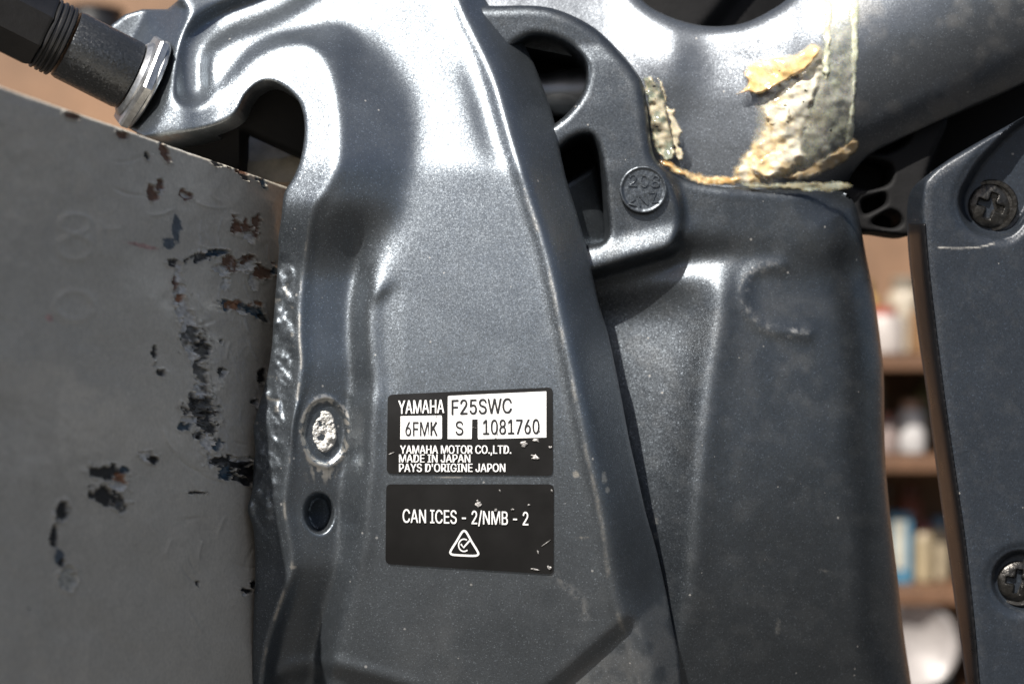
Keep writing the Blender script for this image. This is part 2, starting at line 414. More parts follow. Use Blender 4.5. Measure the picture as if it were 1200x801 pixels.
    # rounded top arris, dented
    r = 4.0; disp += fillet(np.clip(d + 0.6 * fbm(u / 5, u * 0, 8), 0, 99), r) * 1.0
    X = (u - 600) * (D + y) / D; Z = (400.5 - v) * (D + y) / D
    pos = np.stack([X + nrm[0] * disp, y + nrm[1] * disp, Z], 1) * S
    nu, nv = len(us), len(vs)
    idx = np.arange(nu * nv).reshape(nv, nu)
    a, b, c, e = idx[:-1, :-1].ravel(), idx[1:, :-1].ravel(), idx[1:, 1:].ravel(), idx[:-1, 1:].ravel()
    q = np.stack([a, b, c, e], 1)
    n = len(pos)
    ring = np.concatenate([idx[0, :], idx[1:, -1], idx[-1, -2::-1], idx[-2:0:-1, 0]])
    off = np.array([-nrm[0], -nrm[1], 0]) * 130 * S
    back = pos[ring] + off[None]
    m = len(ring); k = np.arange(m); k2 = (k + 1) % m
    walls = np.stack([ring[k2], ring[k], n + k, n + k2], 1)
    verts = np.vstack([pos, back]).tolist(); faces = q.tolist() + walls.tolist() + [list(range(n + m - 1, n - 1, -1))][:1]
    colf = np.vstack([col, np.tile(base, (m, 1))]); rf = np.concatenate([rough, np.full(m, 0.45)])
    me = mesh_np('painted_panel', verts, faces, 60, {'rough': rf}, {'col': np.clip(colf, 0, 1)})
    mat, nt, bs = new_mat('grey_hull_paint'); L = nt.links
    at = N(nt, 'ShaderNodeAttribute', attribute_name='col'); ar = N(nt, 'ShaderNodeAttribute', attribute_name='rough')
    tc = N(nt, 'ShaderNodeTexCoord'); fn = tex_noise(nt, 700, 4, 0.6, tc.outputs['Object'])
    c = mixc(nt, 1.0, at.outputs['Color'], ramp(nt, fn.outputs[0], [(0.3, 0.9), (0.7, 1.1)]), 'MULTIPLY')
    L.new(c, bs.inputs['Base Color']); L.new(ar.outputs['Fac'], bs.inputs['Roughness'])
    bp = N(nt, 'ShaderNodeBump'); bp.inputs['Strength'].default_value = 0.25; bp.inputs['Distance'].default_value = 0.0003
    L.new(fn.outputs[0], bp.inputs['Height']); L.new(bp.outputs[0], bs.inputs['Normal'])
    o = link('boat_transom', me, mat)
    tag(o, 'chipped grey painted boat transom gripped by the clamp bracket hook', 'boat transom')
build_transom()

# ------------------------------------------------------------------ clamp bracket
C1 = spline([(180, -70), (192, 40), (193, 90), (203, 117), (224, 121), (248, 110), (267, 93), (287, 70), (303, 57), (327, 47), (353, 45), (377, 63), (388, 90), (395, 127), (398, 157), (395, 193), (380, 223), (368, 240), (362, 262), (357, 303), (352, 347), (351, 393), (353, 427), (348, 467), (342, 500), (338, 544), (333, 591), (338, 627), (342, 664), (330, 701), (317, 741), (308, 787), (300, 880)], 4)
R1 = spline([(172, -70), (184, 40), (186, 94), (197, 123), (225, 127), (251, 115), (271, 97), (290, 75), (304, 61), (328, 50), (345, 45), (357, 39), (390, 30), (417, 38), (443, 60), (467, 87), (482, 117), (486, 143), (483, 187), (474, 213), (468, 250), (455, 285), (438, 318), (429, 355), (428, 403), (432, 447), (428, 473), (425, 513), (425, 544), (420, 591), (418, 631), (413, 657), (403, 701), (393, 741), (387, 774), (380, 880)], 4)
K1 = spline([(518, -70), (538, 0), (577, 83), (600, 160), (622, 232), (643, 300), (667, 410), (690, 523), (707, 601), (721, 694), (736, 742), (752, 800), (768, 880)], 8)
LSIL = [(187, 160), (220, 155), (253, 147), (275, 134), (287, 113), (300, 100), (317, 95), (338, 106), (352, 123), (357, 150), (353, 183), (344, 207), (333, 227), (330, 253), (326, 280), (327, 290), (325, 317), (321, 367), (318, 411), (311, 448), (300, 487), (297, 502), (299, 527), (297, 545), (295, 577), (290, 597), (297, 621), (299, 667), (297, 721), (294, 801), (292, 880)]
RSIL = [(808, 880), (798, 801), (795, 767), (788, 734), (782, 701), (770, 647), (757, 601), (747, 557), (737, 513), (727, 460), (713, 393), (702, 357), (696, 330), (688, 293), (677, 253), (663, 207), (653, 160), (647, 133), (633, 93), (620, 63), (607, 43), (575, 10), (555, -30), (535, -70)]
CL_OUT = np.vstack([spline(LSIL, 4), spline(RSIL, 3), np.array([(250, -70), (222, -15), (207, 2), (196, 11), (180, 11), (167, 11), (147, 17), (130, 30), (121, 52), (122, 90), (134, 124), (150, 150), (168, 160)], float)])
_T = np.arange(-120, 900, 1.0)
_TILT = np.interp(_T, [-120, 60, 150, 182, 204, 260, 360, 450, 540, 640, 740, 880], [31, 28, 26, 24, 9, 8, 7, 4, -2, -9, -15, -21])
_HB = np.cumsum(np.tan(np.radians(_TILT))); _HB -= np.interp(430, _T, _HB)
BOLT = (381, 506); HOLE = (374, 601)

def clamp_fields(u, v):
    dC = signed(u, v, C1, [(-300, 880), (-300, -70)])
    dR = signed(u, v, R1, [(1500, 880), (1500, -70)])
    dK = signed(u, v, K1, [(1500, 880), (1500, -70)])
    dO, _, _ = seg_dist(u, v, CL_OUT, True)
    return dC, dR, dK, dO

def clamp_raw(u, v):
    dC, dR, dK, dO = clamp_fields(u, v)
    h = np.interp(v, _T, _HB)
    up = sstep(330, 230, v)
    # hook rim and flange, falling away towards the transom
    fl = np.maximum(dC, 0)
    slope = 0.55 - 0.20 * sstep(330, 230, v) - 0.27 * sstep(330, 250, v) * sstep(250, 300, u)
    lum = (fbm(u / 11, v / 13, 41) - 0.5) * 9 * sstep(265, 330, v) * sstep(700, 560, v) * 0
    lim = 26 - 6 * up
    a = -smin(fl * slope, lim + 0 * fl, 6) * (fl > 0)
    a = np.where(fl > 0, -np.minimum(fl * slope, lim - 4 * np.exp(-np.maximum(fl * slope - lim + 6, 0) / 6)), 0) + lum
    h = h + a
    # valley between rim and plate
    e = np.maximum(-dC, 0); r = np.maximum(-dR, 0)
    va = smin(e * (0.48 + 0.22 * up), r * (1.7 - 0.6 * up), 14 + 10 * up)
    va = np.where((e > 0) & (r > 0), np.maximum(va, 0), 0)
    h = h - va * (1 - up)
    roll = np.where(dC > 0, 1.0, np.where(dR < 0, r / np.maximum(e + r, 1e-6), 0.0))
    h = h + 44 * up * np.clip((u - 230) / 168, 0, 1) * roll
    h = h + 6.0 * gauss(dC, 4.5) * sstep(180, 250, v)              # bead along the rim crest
    # round the plate's left shoulder
    h = h + 5 * gauss(dR - 9, 9) * sstep(310, 350, v) * sstep(690, 640, v) - 5.5 * gauss(dR, 9) * sstep(200, 300, v) * (0.4 + 0.6 * sstep(310, 350, v))
    # right shoulder bead, then the wall turning away
    h = h + 10.0 * gauss(dK + 2, 7) * (0.8 + 0.25 * fbm(u / 40, v / 40, 77)) - 4.5 * gauss(dK + 24, 13) * sstep(60, 110, v) * sstep(215, 150, v)
    wl = np.maximum(dK - 5, 0)
    h = h - 1.9 * (np.sqrt(wl * wl + 36) - 6)
    h = h + (noise(dK / 2.1, v / 40, 5) - 0.5) * 1.6 * sstep(10, 16, dK)
    # casting pocket by the pivot boss
    gp = spline([(370, -28), (318, 4), (262, 26), (232, 48), (225, 75), (226, 103)], 4)
    g, _, _ = seg_dist(u, v, gp)
    h = h - 24 * sstep(24, 9, g)
    # boss round the tilt tube
    bd = np.hypot(u - 152, v - 80)
    h = h + 14 * sstep(262, 205, u) * sstep(190, 150, v)
    seat = -104 + (-30 + 0.82 * (u - 150) + 0.417 * (v - 88)) / 0.385      # face square to the tilt tube
    h = np.where((bd < 95) & (u < 230), smin(h, np.maximum(seat, -215), 6), h)
    # sun patch beside the left shoulder, put into the shape as a tilted facet
    fc = sstep(473, 466, u) * sstep(0, 14, dR) * sstep(0, 6, (v - 340) + (u - 440) * 0.75 - 8) * sstep(480, 440, v)
    h = h - 0.16 * np.maximum(473 - u, 0) * fc
    # floor of the channel drops towards the bottom, with a lip
    ch = ((dC < 0) & (dR < 0)) * sstep(0, 14, -dC) * sstep(0, 14, -dR)
    h = h - ch * np.clip(v - 664, 0, 95) * 0.30
    vl = np.interp(u, [290, 312, 335, 360, 388, 430, 470, 560, 640], [830, 800, 782, 777, 775, 786, 797, 825, 850])
    h = h - 16 * sstep(2, 22, v - vl) * sstep(660, 600, u) + 5 * gauss(v - vl, 6) * sstep(560, 420, u)
    # diagonal step at the lower right
    sd = ((u - 742) * (812 - 723) - (v - 723) * (640 - 742)) / math.hypot(102, 89)
    h = h - 15 * sstep(-4, 7, sd) * sstep(16, 4, dK)
    h = h - 5 * gauss(sd - 3, 5) * sstep(16, 4, dK)
    # corroded pivot-bolt seat and the blind hole under it
    qb = np.hypot((u - BOLT[0]) / 26, (v - BOLT[1]) / 39) + 0.10 * (fbm(u / 7, v / 7, 15) - 0.5)
    h = h - 4.5 * sstep(1.02, 0.90, qb) + 2.2 * gauss((qb - 1.0), 0.09)
    qh = np.hypot((u - HOLE[0]) / 15.5, (v - HOLE[1]) / 22.5)
    h = h - (34 + 1.0 * (HOLE[0] - u)) * sstep(1.03, 0.90, qh)
    # gouges
    return h

def blur(a, s):
    r = int(3 * s); k = np.exp(-0.5 * (np.arange(-r, r + 1) / s) ** 2); k /= k.sum()
    for ax_ in (0, 1):
        p = np.pad(a, [(r, r) if i == ax_ else (0, 0) for i in (0, 1)], mode='edge')
        a = sum(k[i] * np.take(p, np.arange(i, i + a.shape[ax_]), ax_) for i in range(2 * r + 1))
    return a
_GS = 2.0; _GU0, _GV0 = 60.0, -90.0
_gu, _gv = np.meshgrid(np.arange(_GU0, 850, _GS), np.arange(_GV0, 900, _GS))
_gh0 = clamp_raw(_gu, _gv); _gh2 = blur(_gh0, 2.4); _gh1 = blur(_gh0, 0.6); _gh4 = blur(_gh0, 5.0)
_soft = sstep(340, 270, _gv) * sstep(405, 440, _gu) * sstep(540, 515, _gu); _gh2 = _gh2 * (1 - _soft) + _gh4 * _soft
_near = np.minimum(np.hypot((_gu - BOLT[0]) / 40, (_gv - BOLT[1]) / 55), np.hypot((_gu - HOLE[0]) / 26, (_gv - HOLE[1]) / 34))
_wgt = np.maximum(sstep(1.1, 0.95, _near), sstep(250, 120, _gu) * 0.6); _GH = _gh1 * _wgt + _gh2 * (1 - _wgt)
_dC = signed(_gu, _gv, C1, [(-300, 880), (-300, -70)])
_GH = _GH + (fbm(_gu / 12, _gv / 14, 41, 3) - 0.5) * 11 * sstep(265, 330, _gv) * sstep(700, 560, _gv) * sstep(3, 12, _dC)

def clamp_H(u, v):
    x = np.clip((u - _GU0) / _GS, 0, _GH.shape[1] - 1.001); y = np.clip((v - _GV0) / _GS, 0, _GH.shape[0] - 1.001)
    i, j = x.astype(int), y.astype(int); fx, fy = x - i, y - j
    h = (_GH[j, i] * (1 - fx) + _GH[j, i + 1] * fx) * (1 - fy) + (_GH[j + 1, i] * (1 - fx) + _GH[j + 1, i + 1] * fx) * fy
    dO, _, _ = seg_dist(u, v, CL_OUT, True)
    return h + fillet(dO, 4.0)

def clamp_wear(u, v):
    dC, dR, dK, dO = clamp_fields(u, v)
    n = fbm(u / 9, v / 9, 21); n2 = fbm(u / 3.2, v / 14, 22)
    w_ = 0.36 * gauss(dK + 4, 4.0) * sstep(0.28, 0.66, fbm(u / 7, v / 22, 25)) * sstep(190, 260, v)  # scraped right shoulder edge; the pale wear also paints in its highlight
    w_ = w_ + 0.55 * gauss(dC, 2.2) * sstep(0.42, 0.62, fbm(u / 14, v / 20, 26)) * sstep(220, 330, v)
    qb = np.hypot((u - BOLT[0]) / 26, (v - BOLT[1]) / 39)
    ring = gauss(qb - 1.03 + 0.25 * (n - 0.5), 0.10) * sstep(0.30, 0.55, fbm(u / 4, v / 4, 28))
    w_ = np.maximum(w_, 1.0 * ring)
    drip = gauss((u - 378) / 18, 1) * gauss((v - 553) / 12, 1) * sstep(0.45, 0.7, noise(u / 2.5, v / 9, 29)) * 0.8
    w_ = np.maximum(w_, drip)
    w_ = w_ + 0.5 * sstep(0.66, 0.8, n) * sstep(3, 9, dC) * sstep(300, 330, v) * sstep(560, 480, v)
    # knocks near the label and right shoulder
    for (cu, cv, ru, rv) in ((708, 560, 4, 8), (712, 574, 3, 5), (684, 630, 12, 1.2), (527, 559, 20, 1.2), (675, 556, 5, 5), (343, 664, 5, 3)):
        q = np.hypot((u - cu) / ru, (v - cv) / rv) + 0.9 * (fbm(u / 3, v / 3, int(cu)) - 0.5); w_ = np.maximum(w_, 0.6 * sstep(1.2, 0.4, q))
    return np.clip(w_, 0, 1)

def clamp_dirt(u, v):
    d = 0.16 * sstep(0.35, 0.8, fbm(u / 40, v / 40, 33)) * sstep(640, 780, v) * sstep(420, 520, u)
    sd = ((u - 742) * 89 + (v - 723) * 102) / 135.4
    d = d + 0.22 * sstep(0, 10, sd) * sstep(0.3, 0.6, fbm(u / 18, v / 18, 34)) * sstep(420, 560, u)
    q, _, _ = seg_dist(u, v, spline([(648, 672), (668, 690), (682, 704), (686, 722)], 4)); d = d + 0.35 * gauss(q, 5) * sstep(.35, .6, fbm(u / 5, v / 5, 35))
    return np.clip(d, 0, 1)

cb = thing('clamp_bracket', 'blue-grey metallic clamp bracket with a hook, black rating labels and corroded bolt', 'clamp bracket', pv(540, 860, -60))
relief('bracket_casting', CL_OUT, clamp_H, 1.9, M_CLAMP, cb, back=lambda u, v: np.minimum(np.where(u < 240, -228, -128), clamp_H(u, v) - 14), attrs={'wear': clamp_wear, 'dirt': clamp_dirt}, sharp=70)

# ------------------------------------------------------------------ corroded pivot bolt
bo = np.array([(BOLT[0] - 1 + 14.5 * math.cos(a) * (1 + 0.06 * math.sin(3 * a)), BOLT[1] - 1 + 25 * math.sin(a)) for a in np.linspace(0, 2 * math.pi, 40)[:-1]])
hb0 = float(clamp_H(np.array([float(BOLT[0])]), np.array([float(BOLT[1])]))[0])
def bolt_H(u, v):
    d, _, _ = seg_dist(u, v, bo, True)
    return hb0 + 1.5 - 0.35 * (u - BOLT[0]) + 9 * (fbm(u / 9, v / 9, 51) - 0.5) + 1.2 * (noise(u / 2, v / 2, 52) - 0.5) + fillet(d, 3)
relief('pivot_bolt', bo, bolt_H, 0.9, M_CORR, cb, back=hb0 - 22, label='corroded pale aluminium bolt end')

# ------------------------------------------------------------------ labels
def conform(u, v, off):
    return P(u, v, clamp_H(u, v) + off)

def quad_map(q):
    q = np.array(q, float)
    def f(s, t): return (q[0] * (1 - s)[:, None] + q[1] * s[:, None]) * (1 - t)[:, None] + (q[3] * (1 - s)[:, None] + q[2] * s[:, None]) * t[:, None]
    return f

def rounded(q, r, n=6):
    q = np.array(q, float); out = []
    for i in range(4):
        p, a, b = q[i], q[i - 1], q[(i + 1) % 4]
        a = p + (a - p) / np.linalg.norm(a - p) * r; b = p + (b - p) / np.linalg.norm(b - p) * r
        for k in range(n + 1):
            t = k / n; out.append((1 - t) ** 2 * a + 2 * t * (1 - t) * p + t * t * b)
    return np.array(out)

def dense(poly, step=6):
    out = []
    for i in range(len(poly)):
        a, b = np.array(poly[i], float), np.array(poly[(i + 1) % len(poly)], float)
        n = max(1, int(np.linalg.norm(b - a) / step))
        for k in range(n): out.append(a + (b - a) * k / n)
    return np.array(out)

LH = {}
def label_height(u, v):
    return np.interp(v, _T, _HB) + 0 * u

def sticker(name, poly, off, mat, parent, label=None, step=3.0, thick=1.2):
    return relief(name, dense(poly), lambda u, v: label_height(u, v) + off, step, mat, parent, thick=thick, sharp=60, label=label)

def Z5(x, y): return 440 + x / 3.336, 440 + y / 3.336

import os
try: FONT = bpy.data.fonts.load(os.path.join(bpy.utils.system_resource('DATAFILES'), 'fonts', 'Inter.woff2'))
except Exception: FONT = None
def text_mesh(s, bold=0.0, shear=0.0):
    cu = bpy.data.curves.new('t', 'FONT'); cu.body = s
    if FONT: cu.font = FONT; cu.size = 1; cu.offset = bold; cu.resolution_u = 4; cu.shear = shear
    o = bpy.data.objects.new('t', cu); COL.objects.link(o)
    dg = bpy.context.evaluated_depsgraph_get(); me = bpy.data.meshes.new_from_object(o.evaluated_get(dg))
    bpy.data.objects.remove(o); bpy.data.curves.remove(cu)
    return me

_cap = text_mesh('H'); CAPH = max(q.co.y for q in _cap.vertices)
def lettering(s, box, off, mat, parent, bold=0.012, height=None, tilt=0.0, name='lettering', rot=0.0, extr=0.6):
    """box = u0, v0(top), u1, v1(baseline) in photo coordinates"""
    me = text_mesh(s, 0.0)
    n = len(me.vertices); co = np.zeros(n * 3); me.vertices.foreach_get('co', co); co = co.reshape(-1, 3)
    x0, x1 = co[:, 0].min(), co[:, 0].max(); y1 = CAPH
    t = (co[:, 0] - x0) / (x1 - x0); q = co[:, 1] / y1
    u = box[0] + t * (box[2] - box[0]); v = box[3] - q * (box[3] - box[1]) + tilt * t
    if rot:
        cx, cy = (box[0] + box[2]) / 2, (box[1] + box[3]) / 2; c, s_ = math.cos(rot), math.sin(rot)
        u, v = cx + (u - cx) * c - (v - cy) * s_, cy + (u - cx) * s_ + (v - cy) * c
    h = (height or label_height)(u, v) + off
    p = P(u, v, h); me.vertices.foreach_set('co', p.ravel()); me.update()
    bm = bmesh.new(); bm.from_mesh(me)
    r = bmesh.ops.extrude_face_region(bm, geom=bm.faces[:])
    for q_ in r['geom']:
        if isinstance(q_, bmesh.types.BMVert): q_.co.y -= extr * S
    bmesh.ops.recalc_face_normals(bm, faces=bm.faces[:])
    if bold:
        g0 = bm.verts[:] + bm.edges[:] + bm.faces[:]
        for k, sg in ((1, -1), (2, 1)):
            r = bmesh.ops.duplicate(bm, geom=g0)
            for q_ in r['geom']:
                if isinstance(q_, bmesh.types.BMVert): q_.co.x += sg * bold * 14 * S; q_.co.y -= 0.06 * k * S
    bm.to_mesh(me); bm.free()
    me.materials.clear()
    return link(name, me, mat, parent)

def stroke(name, pts, wd, closed, parent, off=2.2, mat=None):
    """flat printed line"""
    p = np.array(pts, float); n = len(p); verts = []; faces = []
    for i in range(n):
        a = p[i - 1] if (closed or i > 0) else p[i]; b = p[(i + 1) % n] if (closed or i < n - 1) else p[i]
        t = (b - a) / np.linalg.norm(b - a); nn = np.array([-t[1], t[0]]) * wd / 2
        verts += [p[i] + nn, p[i] - nn]
    verts = np.array(verts); f = P(verts[:, 0], verts[:, 1], label_height(verts[:, 0], verts[:, 1]) + off)
    bk = f.copy(); bk[:, 1] += 0.6 * S; N_ = len(f); allv = np.vstack([f, bk])
    for i in range(n if closed else n - 1):
        j = (i + 1) % n; a, b, c, d = 2 * i, 2 * i + 1, 2 * j + 1, 2 * j
        faces += [(a, b, c, d), (a + N_, d + N_, c + N_, b + N_), (a, d, d + N_, a + N_), (b, b + N_, c + N_, c)]
    me = mesh_np(name, allv, faces, 30)
    return link(name, me, mat or M_INK, parent)
lb1 = sticker('rating_label', rounded([Z5(48, 74), Z5(693, 45), Z5(694, 391), Z5(44, 383)], 6), 1.6, M_LABEL, cb, 'black rating label with white serial boxes')
lb2 = sticker('compliance_label', rounded([Z5(42, 424), Z5(697, 424), Z5(696, 776), Z5(39, 735)], 6), 1.6, M_LABEL, cb, 'plain black label with compliance wording and triangle mark')
sticker('print_box', [Z5(283, 79), Z5(668, 61), Z5(668, 241), Z5(400, 248), Z5(400, 170), Z5(378, 170), Z5(376, 247), Z5(282, 247)], 2.4, M_INK, lb1, thick=0.7, step=2.0)
sticker('print_box', [Z5(98, 158), Z5(260, 155), Z5(260, 247), Z5(97, 248)], 2.4, M_INK, lb1, thick=0.7, step=2.0)
def TB(x0, y0, x1, y1): return (*Z5(x0, y0), *Z5(x1, y1))
T3 = 1 / 3.336
lettering('YAMAHA', TB(90, 97, 268, 149), 2.2, M_INK, lb1, 0.02, tilt=-4 * T3)
lettering('F25SWC', TB(298, 94, 532, 152), 2.6, M_INKB, lb1, 0.024, tilt=-7 * T3)
lettering('6FM', TB(117, 180, 208, 234), 2.6, M_INKB, lb1, 0.010)
kl = [(Z5(218, 180), Z5(218, 233)), (Z5(238, 180), Z5(220, 212)), (Z5(226, 202), Z5(239, 233))]
for n_, (a_, b_) in enumerate(kl): stroke('lettering', [a_, b_], 2.1, False, lb1, 3.3 + .05 * n_, M_INKB)
lettering('S', TB(313, 177, 343, 231), 2.6, M_INKB, lb1, 0.006)
lettering('1081760', TB(421, 172, 640, 229), 2.6, M_INKB, lb1, 0.022, tilt=-3 * T3)
lettering('YAMAHA MOTOR CO.,LTD.', TB(97, 272, 530, 304), 2.2, M_INK, lb1, 0.020)
lettering('MADE IN JAPAN', TB(93, 307, 370, 338), 2.2, M_INK, lb1, 0.020)
lettering("PAYS D'ORIGINE JAPON", TB(93, 343, 507, 375), 2.2, M_INK, lb1, 0.020)
lettering('CAN ICES - 2/NMB - 2', TB(107, 521, 597, 573), 2.2, M_INK, lb2, 0.016, tilt=11 * T3)

tri = spline([Z5(347, 606), Z5(357, 614), Z5(376, 648), Z5(399, 686), Z5(401, 698), Z5(388, 703), Z5(347, 702), Z5(304, 699), Z5(293, 692), Z5(296, 680), Z5(318, 645), Z5(337, 613)], 4, True)
stroke('triangle_mark', tri, 2.4, True, lb2)
stroke('ring_mark', [Z5(346 + 21 * math.cos(a), 662 + 24 * math.sin(a)) for a in np.linspace(-1.0, -5.4, 24)], 1.5, False, lb2)
stroke('tick_mark', [Z5(334, 657), Z5(344, 671), Z5(368, 644)], 2.0, False, lb2)

# scraped flecks on the labels
def fleck(cu, cv, ru, rv, ang, seed, parent, mat=M_CORR):
    rs = np.random.RandomState(seed); n = 14; pts = []
    for k in range(n):
        a = 2 * math.pi * k / n; r = rs.uniform(0.55, 1.15); x, y = ru * r * math.cos(a), rv * r * math.sin(a)
        c, s = math.cos(math.radians(ang)), math.sin(math.radians(ang)); pts.append((cu + x * c - y * s, cv + x * s + y * c))
    poly = spline(pts, 3, True)
    def H(u, v):
        d, _, _ = seg_dist(u, v, poly, True)
        return label_height(u, v) + 3.2 + 0.9 * (fbm(u / 1.6, v / 1.6, seed) - 0.5) + fillet(d, 0.7)
    relief('scrape', poly, H, 0.6, mat, parent, thick=1.6, sharp=60)
M_SCRAPE = simple('scraped_film', (0.34, 0.33, 0.32), 0.45, 0.35, 0.9, 900, 0.8, 900, 0.0008)
for (x, y, rx, ry, a, lb) in ((580, 266, 16, 17, -30, lb1), (628, 253, 16, 7, 5, lb1), (626, 320, 22, 12, 25, lb1), (684, 280, 8, 7, 0, lb1), (470, 243, 7, 4, 60, lb1), (476, 230, 3, 9, 20, lb1), (640, 215, 4, 9, -20, lb1), (62, 303, 12, 2.5, -25, lb1), (238, 160, 3, 9, 30, lb1), (387, 203, 14, 1.5, 15, lb1),
                              (402, 500, 14, 16, 10, lb2), (470, 525, 9, 9, 20, lb2), (487, 450, 4, 8, -30, lb2), (535, 523, 8, 5, 0, lb2), (600, 505, 8, 4, -15, lb2), (665, 655, 24, 2, -35, lb2), (636, 690, 4, 10, -20, lb2), (680, 750, 12, 8, 30, lb2), (625, 757, 22, 4, 8, lb2), (690, 450, 5, 9, -20, lb2)):
    fleck(*Z5(x, y), rx * T3 * 0.9, ry * T3 * 0.9, a, int(x * 3 + y), lb, M_SCRAPE)

# ------------------------------------------------------------------ tilt tube
A0 = pv(150, 88, -104); B0 = pv(73, 49, -68); ax = (B0 - A0); Lt = ax.length; axn = ax.normalized()
tt = thing('tilt_tube', 'dark cylindrical tilt tube end with bright hex nut above the transom', 'tilt tube', A0)
mm = S
lathe('washer', A0 - axn * 29 * mm, axn, [(0, 57 * mm), (2 * mm, 59 * mm), (5 * mm, 59 * mm), (7 * mm, 56 * mm)], M_STEEL, tt, 96)
lathe('hex_nut', A0 - axn * 23 * mm, axn, [(0, 66 * mm), (8 * mm, 67 * mm), (11 * mm, 65 * mm), (12 * mm, 60 * mm)], M_STEEL, tt, 6, 0.75, 20)
lathe('nut_collar', A0 - axn * 12 * mm, axn, [(0, 50 * mm), (3 * mm, 50 * mm), (5 * mm, 48 * mm), (8 * mm, 44 * mm)], M_STEEL, tt, 96)
lathe('tube', A0 - axn * 2 * mm, axn, [(0, 43 * mm), (4 * mm, 44 * mm), (Lt - 8 * mm, 43.5 * mm), (Lt - 3 * mm, 42 * mm)], M_TUBE, tt, 96)
pr = [(0, 41 * mm)]
for k in range(3): t0 = (1 + k * 6) * mm; pr += [(t0, 43 * mm), (t0 + 1.5 * mm, 45 * mm), (t0 + 4 * mm, 45 * mm), (t0 + 5 * mm, 43 * mm)]
lathe('ribbed_seal', A0 + axn * (Lt - 2 * mm), axn, pr + [(21 * mm, 42 * mm)], M_BLACK, tt, 96)
lathe('retainer_ring', A0 + axn * (Lt + 18 * mm), axn, [(0, 42 * mm), (2 * mm, 45 * mm), (4 * mm, 45 * mm), (6 * mm, 42 * mm)], M_BLACK, tt, 72)
lathe('end_cap', A0 + axn * (Lt + 22 * mm), axn, [(0, 40 * mm), (3 * mm, 46 * mm), (7 * mm, 48 * mm), (150 * mm, 48 * mm), (156 * mm, 44 * mm)], M_BLACK, tt, 8, 0.2, 30)

# ------------------------------------------------------------------ swivel bracket
SB = -140.0
SW_OUT = np.vstack([spline([(540, 6), (580, 7), (630, 7), (663, 15), (697, 33), (723, 57), (743, 80), (754, 100), (759, 130), (762, 160), (767, 183), (780, 197), (807, 209), (835, 215), (867, 218), (933, 222), (973, 223), (990, 226), (1001, 238), (1007, 256), (1015, 300), (1025, 350), (1033, 410), (1036, 447), (1037, 527), (1043, 601), (1052, 677), (1058, 734), (1068, 801), (1080, 880)], 4), np.array([(540, 880)], float)])
HOLE1 = spline([(596, 70), (612, 47), (633, 42), (660, 50), (682, 67), (688, 85), (683, 107), (670, 127), (647, 147), (605, 165)], 4, True)
HOLE2 = spline([(636, 200), (655, 176), (670, 163), (690, 158), (701, 175), (707, 207), (711, 247), (712, 272), (705, 283), (690, 287), (640, 295)], 4, True)
BORD = spline([(772, 150), (778, 195), (792, 232), (796, 258), (795, 276), (784, 293), (745, 305), (697, 319), (600, 345)], 4)
RIDGE = spline([(853, 296), (848, 320), (845, 360), (837, 410), (830, 460), (822, 534), (817, 584), (813, 634), (808, 694), (798, 740), (780, 800), (760, 880)], 4)

_SWB = np.cumsum(np.tan(np.radians(np.interp(_T, [0, 300, 330, 520, 640, 740, 880], [0, 0, 9, 6, -4, -14, -20]))))
_SWB -= np.interp(312, _T, _SWB)
SW_R = spline([(985, 224), (1001, 238), (1007, 256), (1015, 300), (1025, 350), (1033, 410), (1036, 447), (1037, 527), (1043, 601), (1052, 677), (1058, 734), (1068, 801), (1080, 880)], 3)
def swivel_raw(u, v):
    dB = signed(u, v, BORD, [(500, 345), (500, -20), (772, -20)])       # inside the arch block
    dRg = signed(u, v, RIDGE, [(1500, 880), (1500, 250), (853, 250)])   # positive right of the ridge
    dO, _, _ = seg_dist(u, v, SW_OUT, True)
    top = np.interp(v, [-20, 58, 72, 120, 200, 300], [-46, -12, -8, -3, 2, 2])
    arch = SB + 16 + top
    arch = arch + 9 * sstep(268, 300, v + (u - 740) * 0.25) * sstep(0, 4, dB)
    # lower body
    right = np.maximum(dRg, 0); left = np.maximum(-dRg, 0)
    vt = np.interp(v, _T, _SWB)
    body = SB + 2 + vt - 0.8 * 34 * (1 - np.exp(-(np.sqrt(left * left + 196) - 14) / 34)) * sstep(-10, 70, v - 310) - 0.16 * left - 0.13 * right - 0.0007 * right ** 2
    body = body + 7 * gauss(dRg, 13) * sstep(310, 340, v)
    upper = SB + 2 - 0.10 * np.maximum(u - 850, 0)
    G = np.interp(u, [600, 700, 760, 835, 870, 940, 1100], [358, 340, 326, 312, 305, 291, 270])
    tb = sstep(-12, 18 + 22 * sstep(780, 900, u), v - G)
    h = upper * (1 - tb) + body * tb
    tap = np.interp(u, [690, 790, 850, 925], [34, 24, 9, 0])
    Fv = np.interp(u, [600, 700, 784, 800, 940], [345, 318, 292, 284, 284])
    gr = sstep(0, 10, v - Fv) * sstep(6 + 14 * sstep(780, 880, u), -10, v - G)
    h = h - tap * gr
    h = np.where(dB > -14, h + (np.maximum(arch, h) - h) * sstep(-11, 3, dB), h)
    return h
_su, _sv = np.meshgrid(np.arange(530, 1100, 2.0), np.arange(-20, 900, 2.0))
_sh = swivel_raw(_su, _sv); _s1 = blur(_sh, 1.2); _s2 = blur(_sh, 5.0)
_sw = sstep(-4, 14, -signed(_su, _sv, BORD, [(500, 345), (500, -20), (772, -20)])) * sstep(250, 275, _sv)
_SH = _s1 * (1 - _sw) + _s2 * _sw

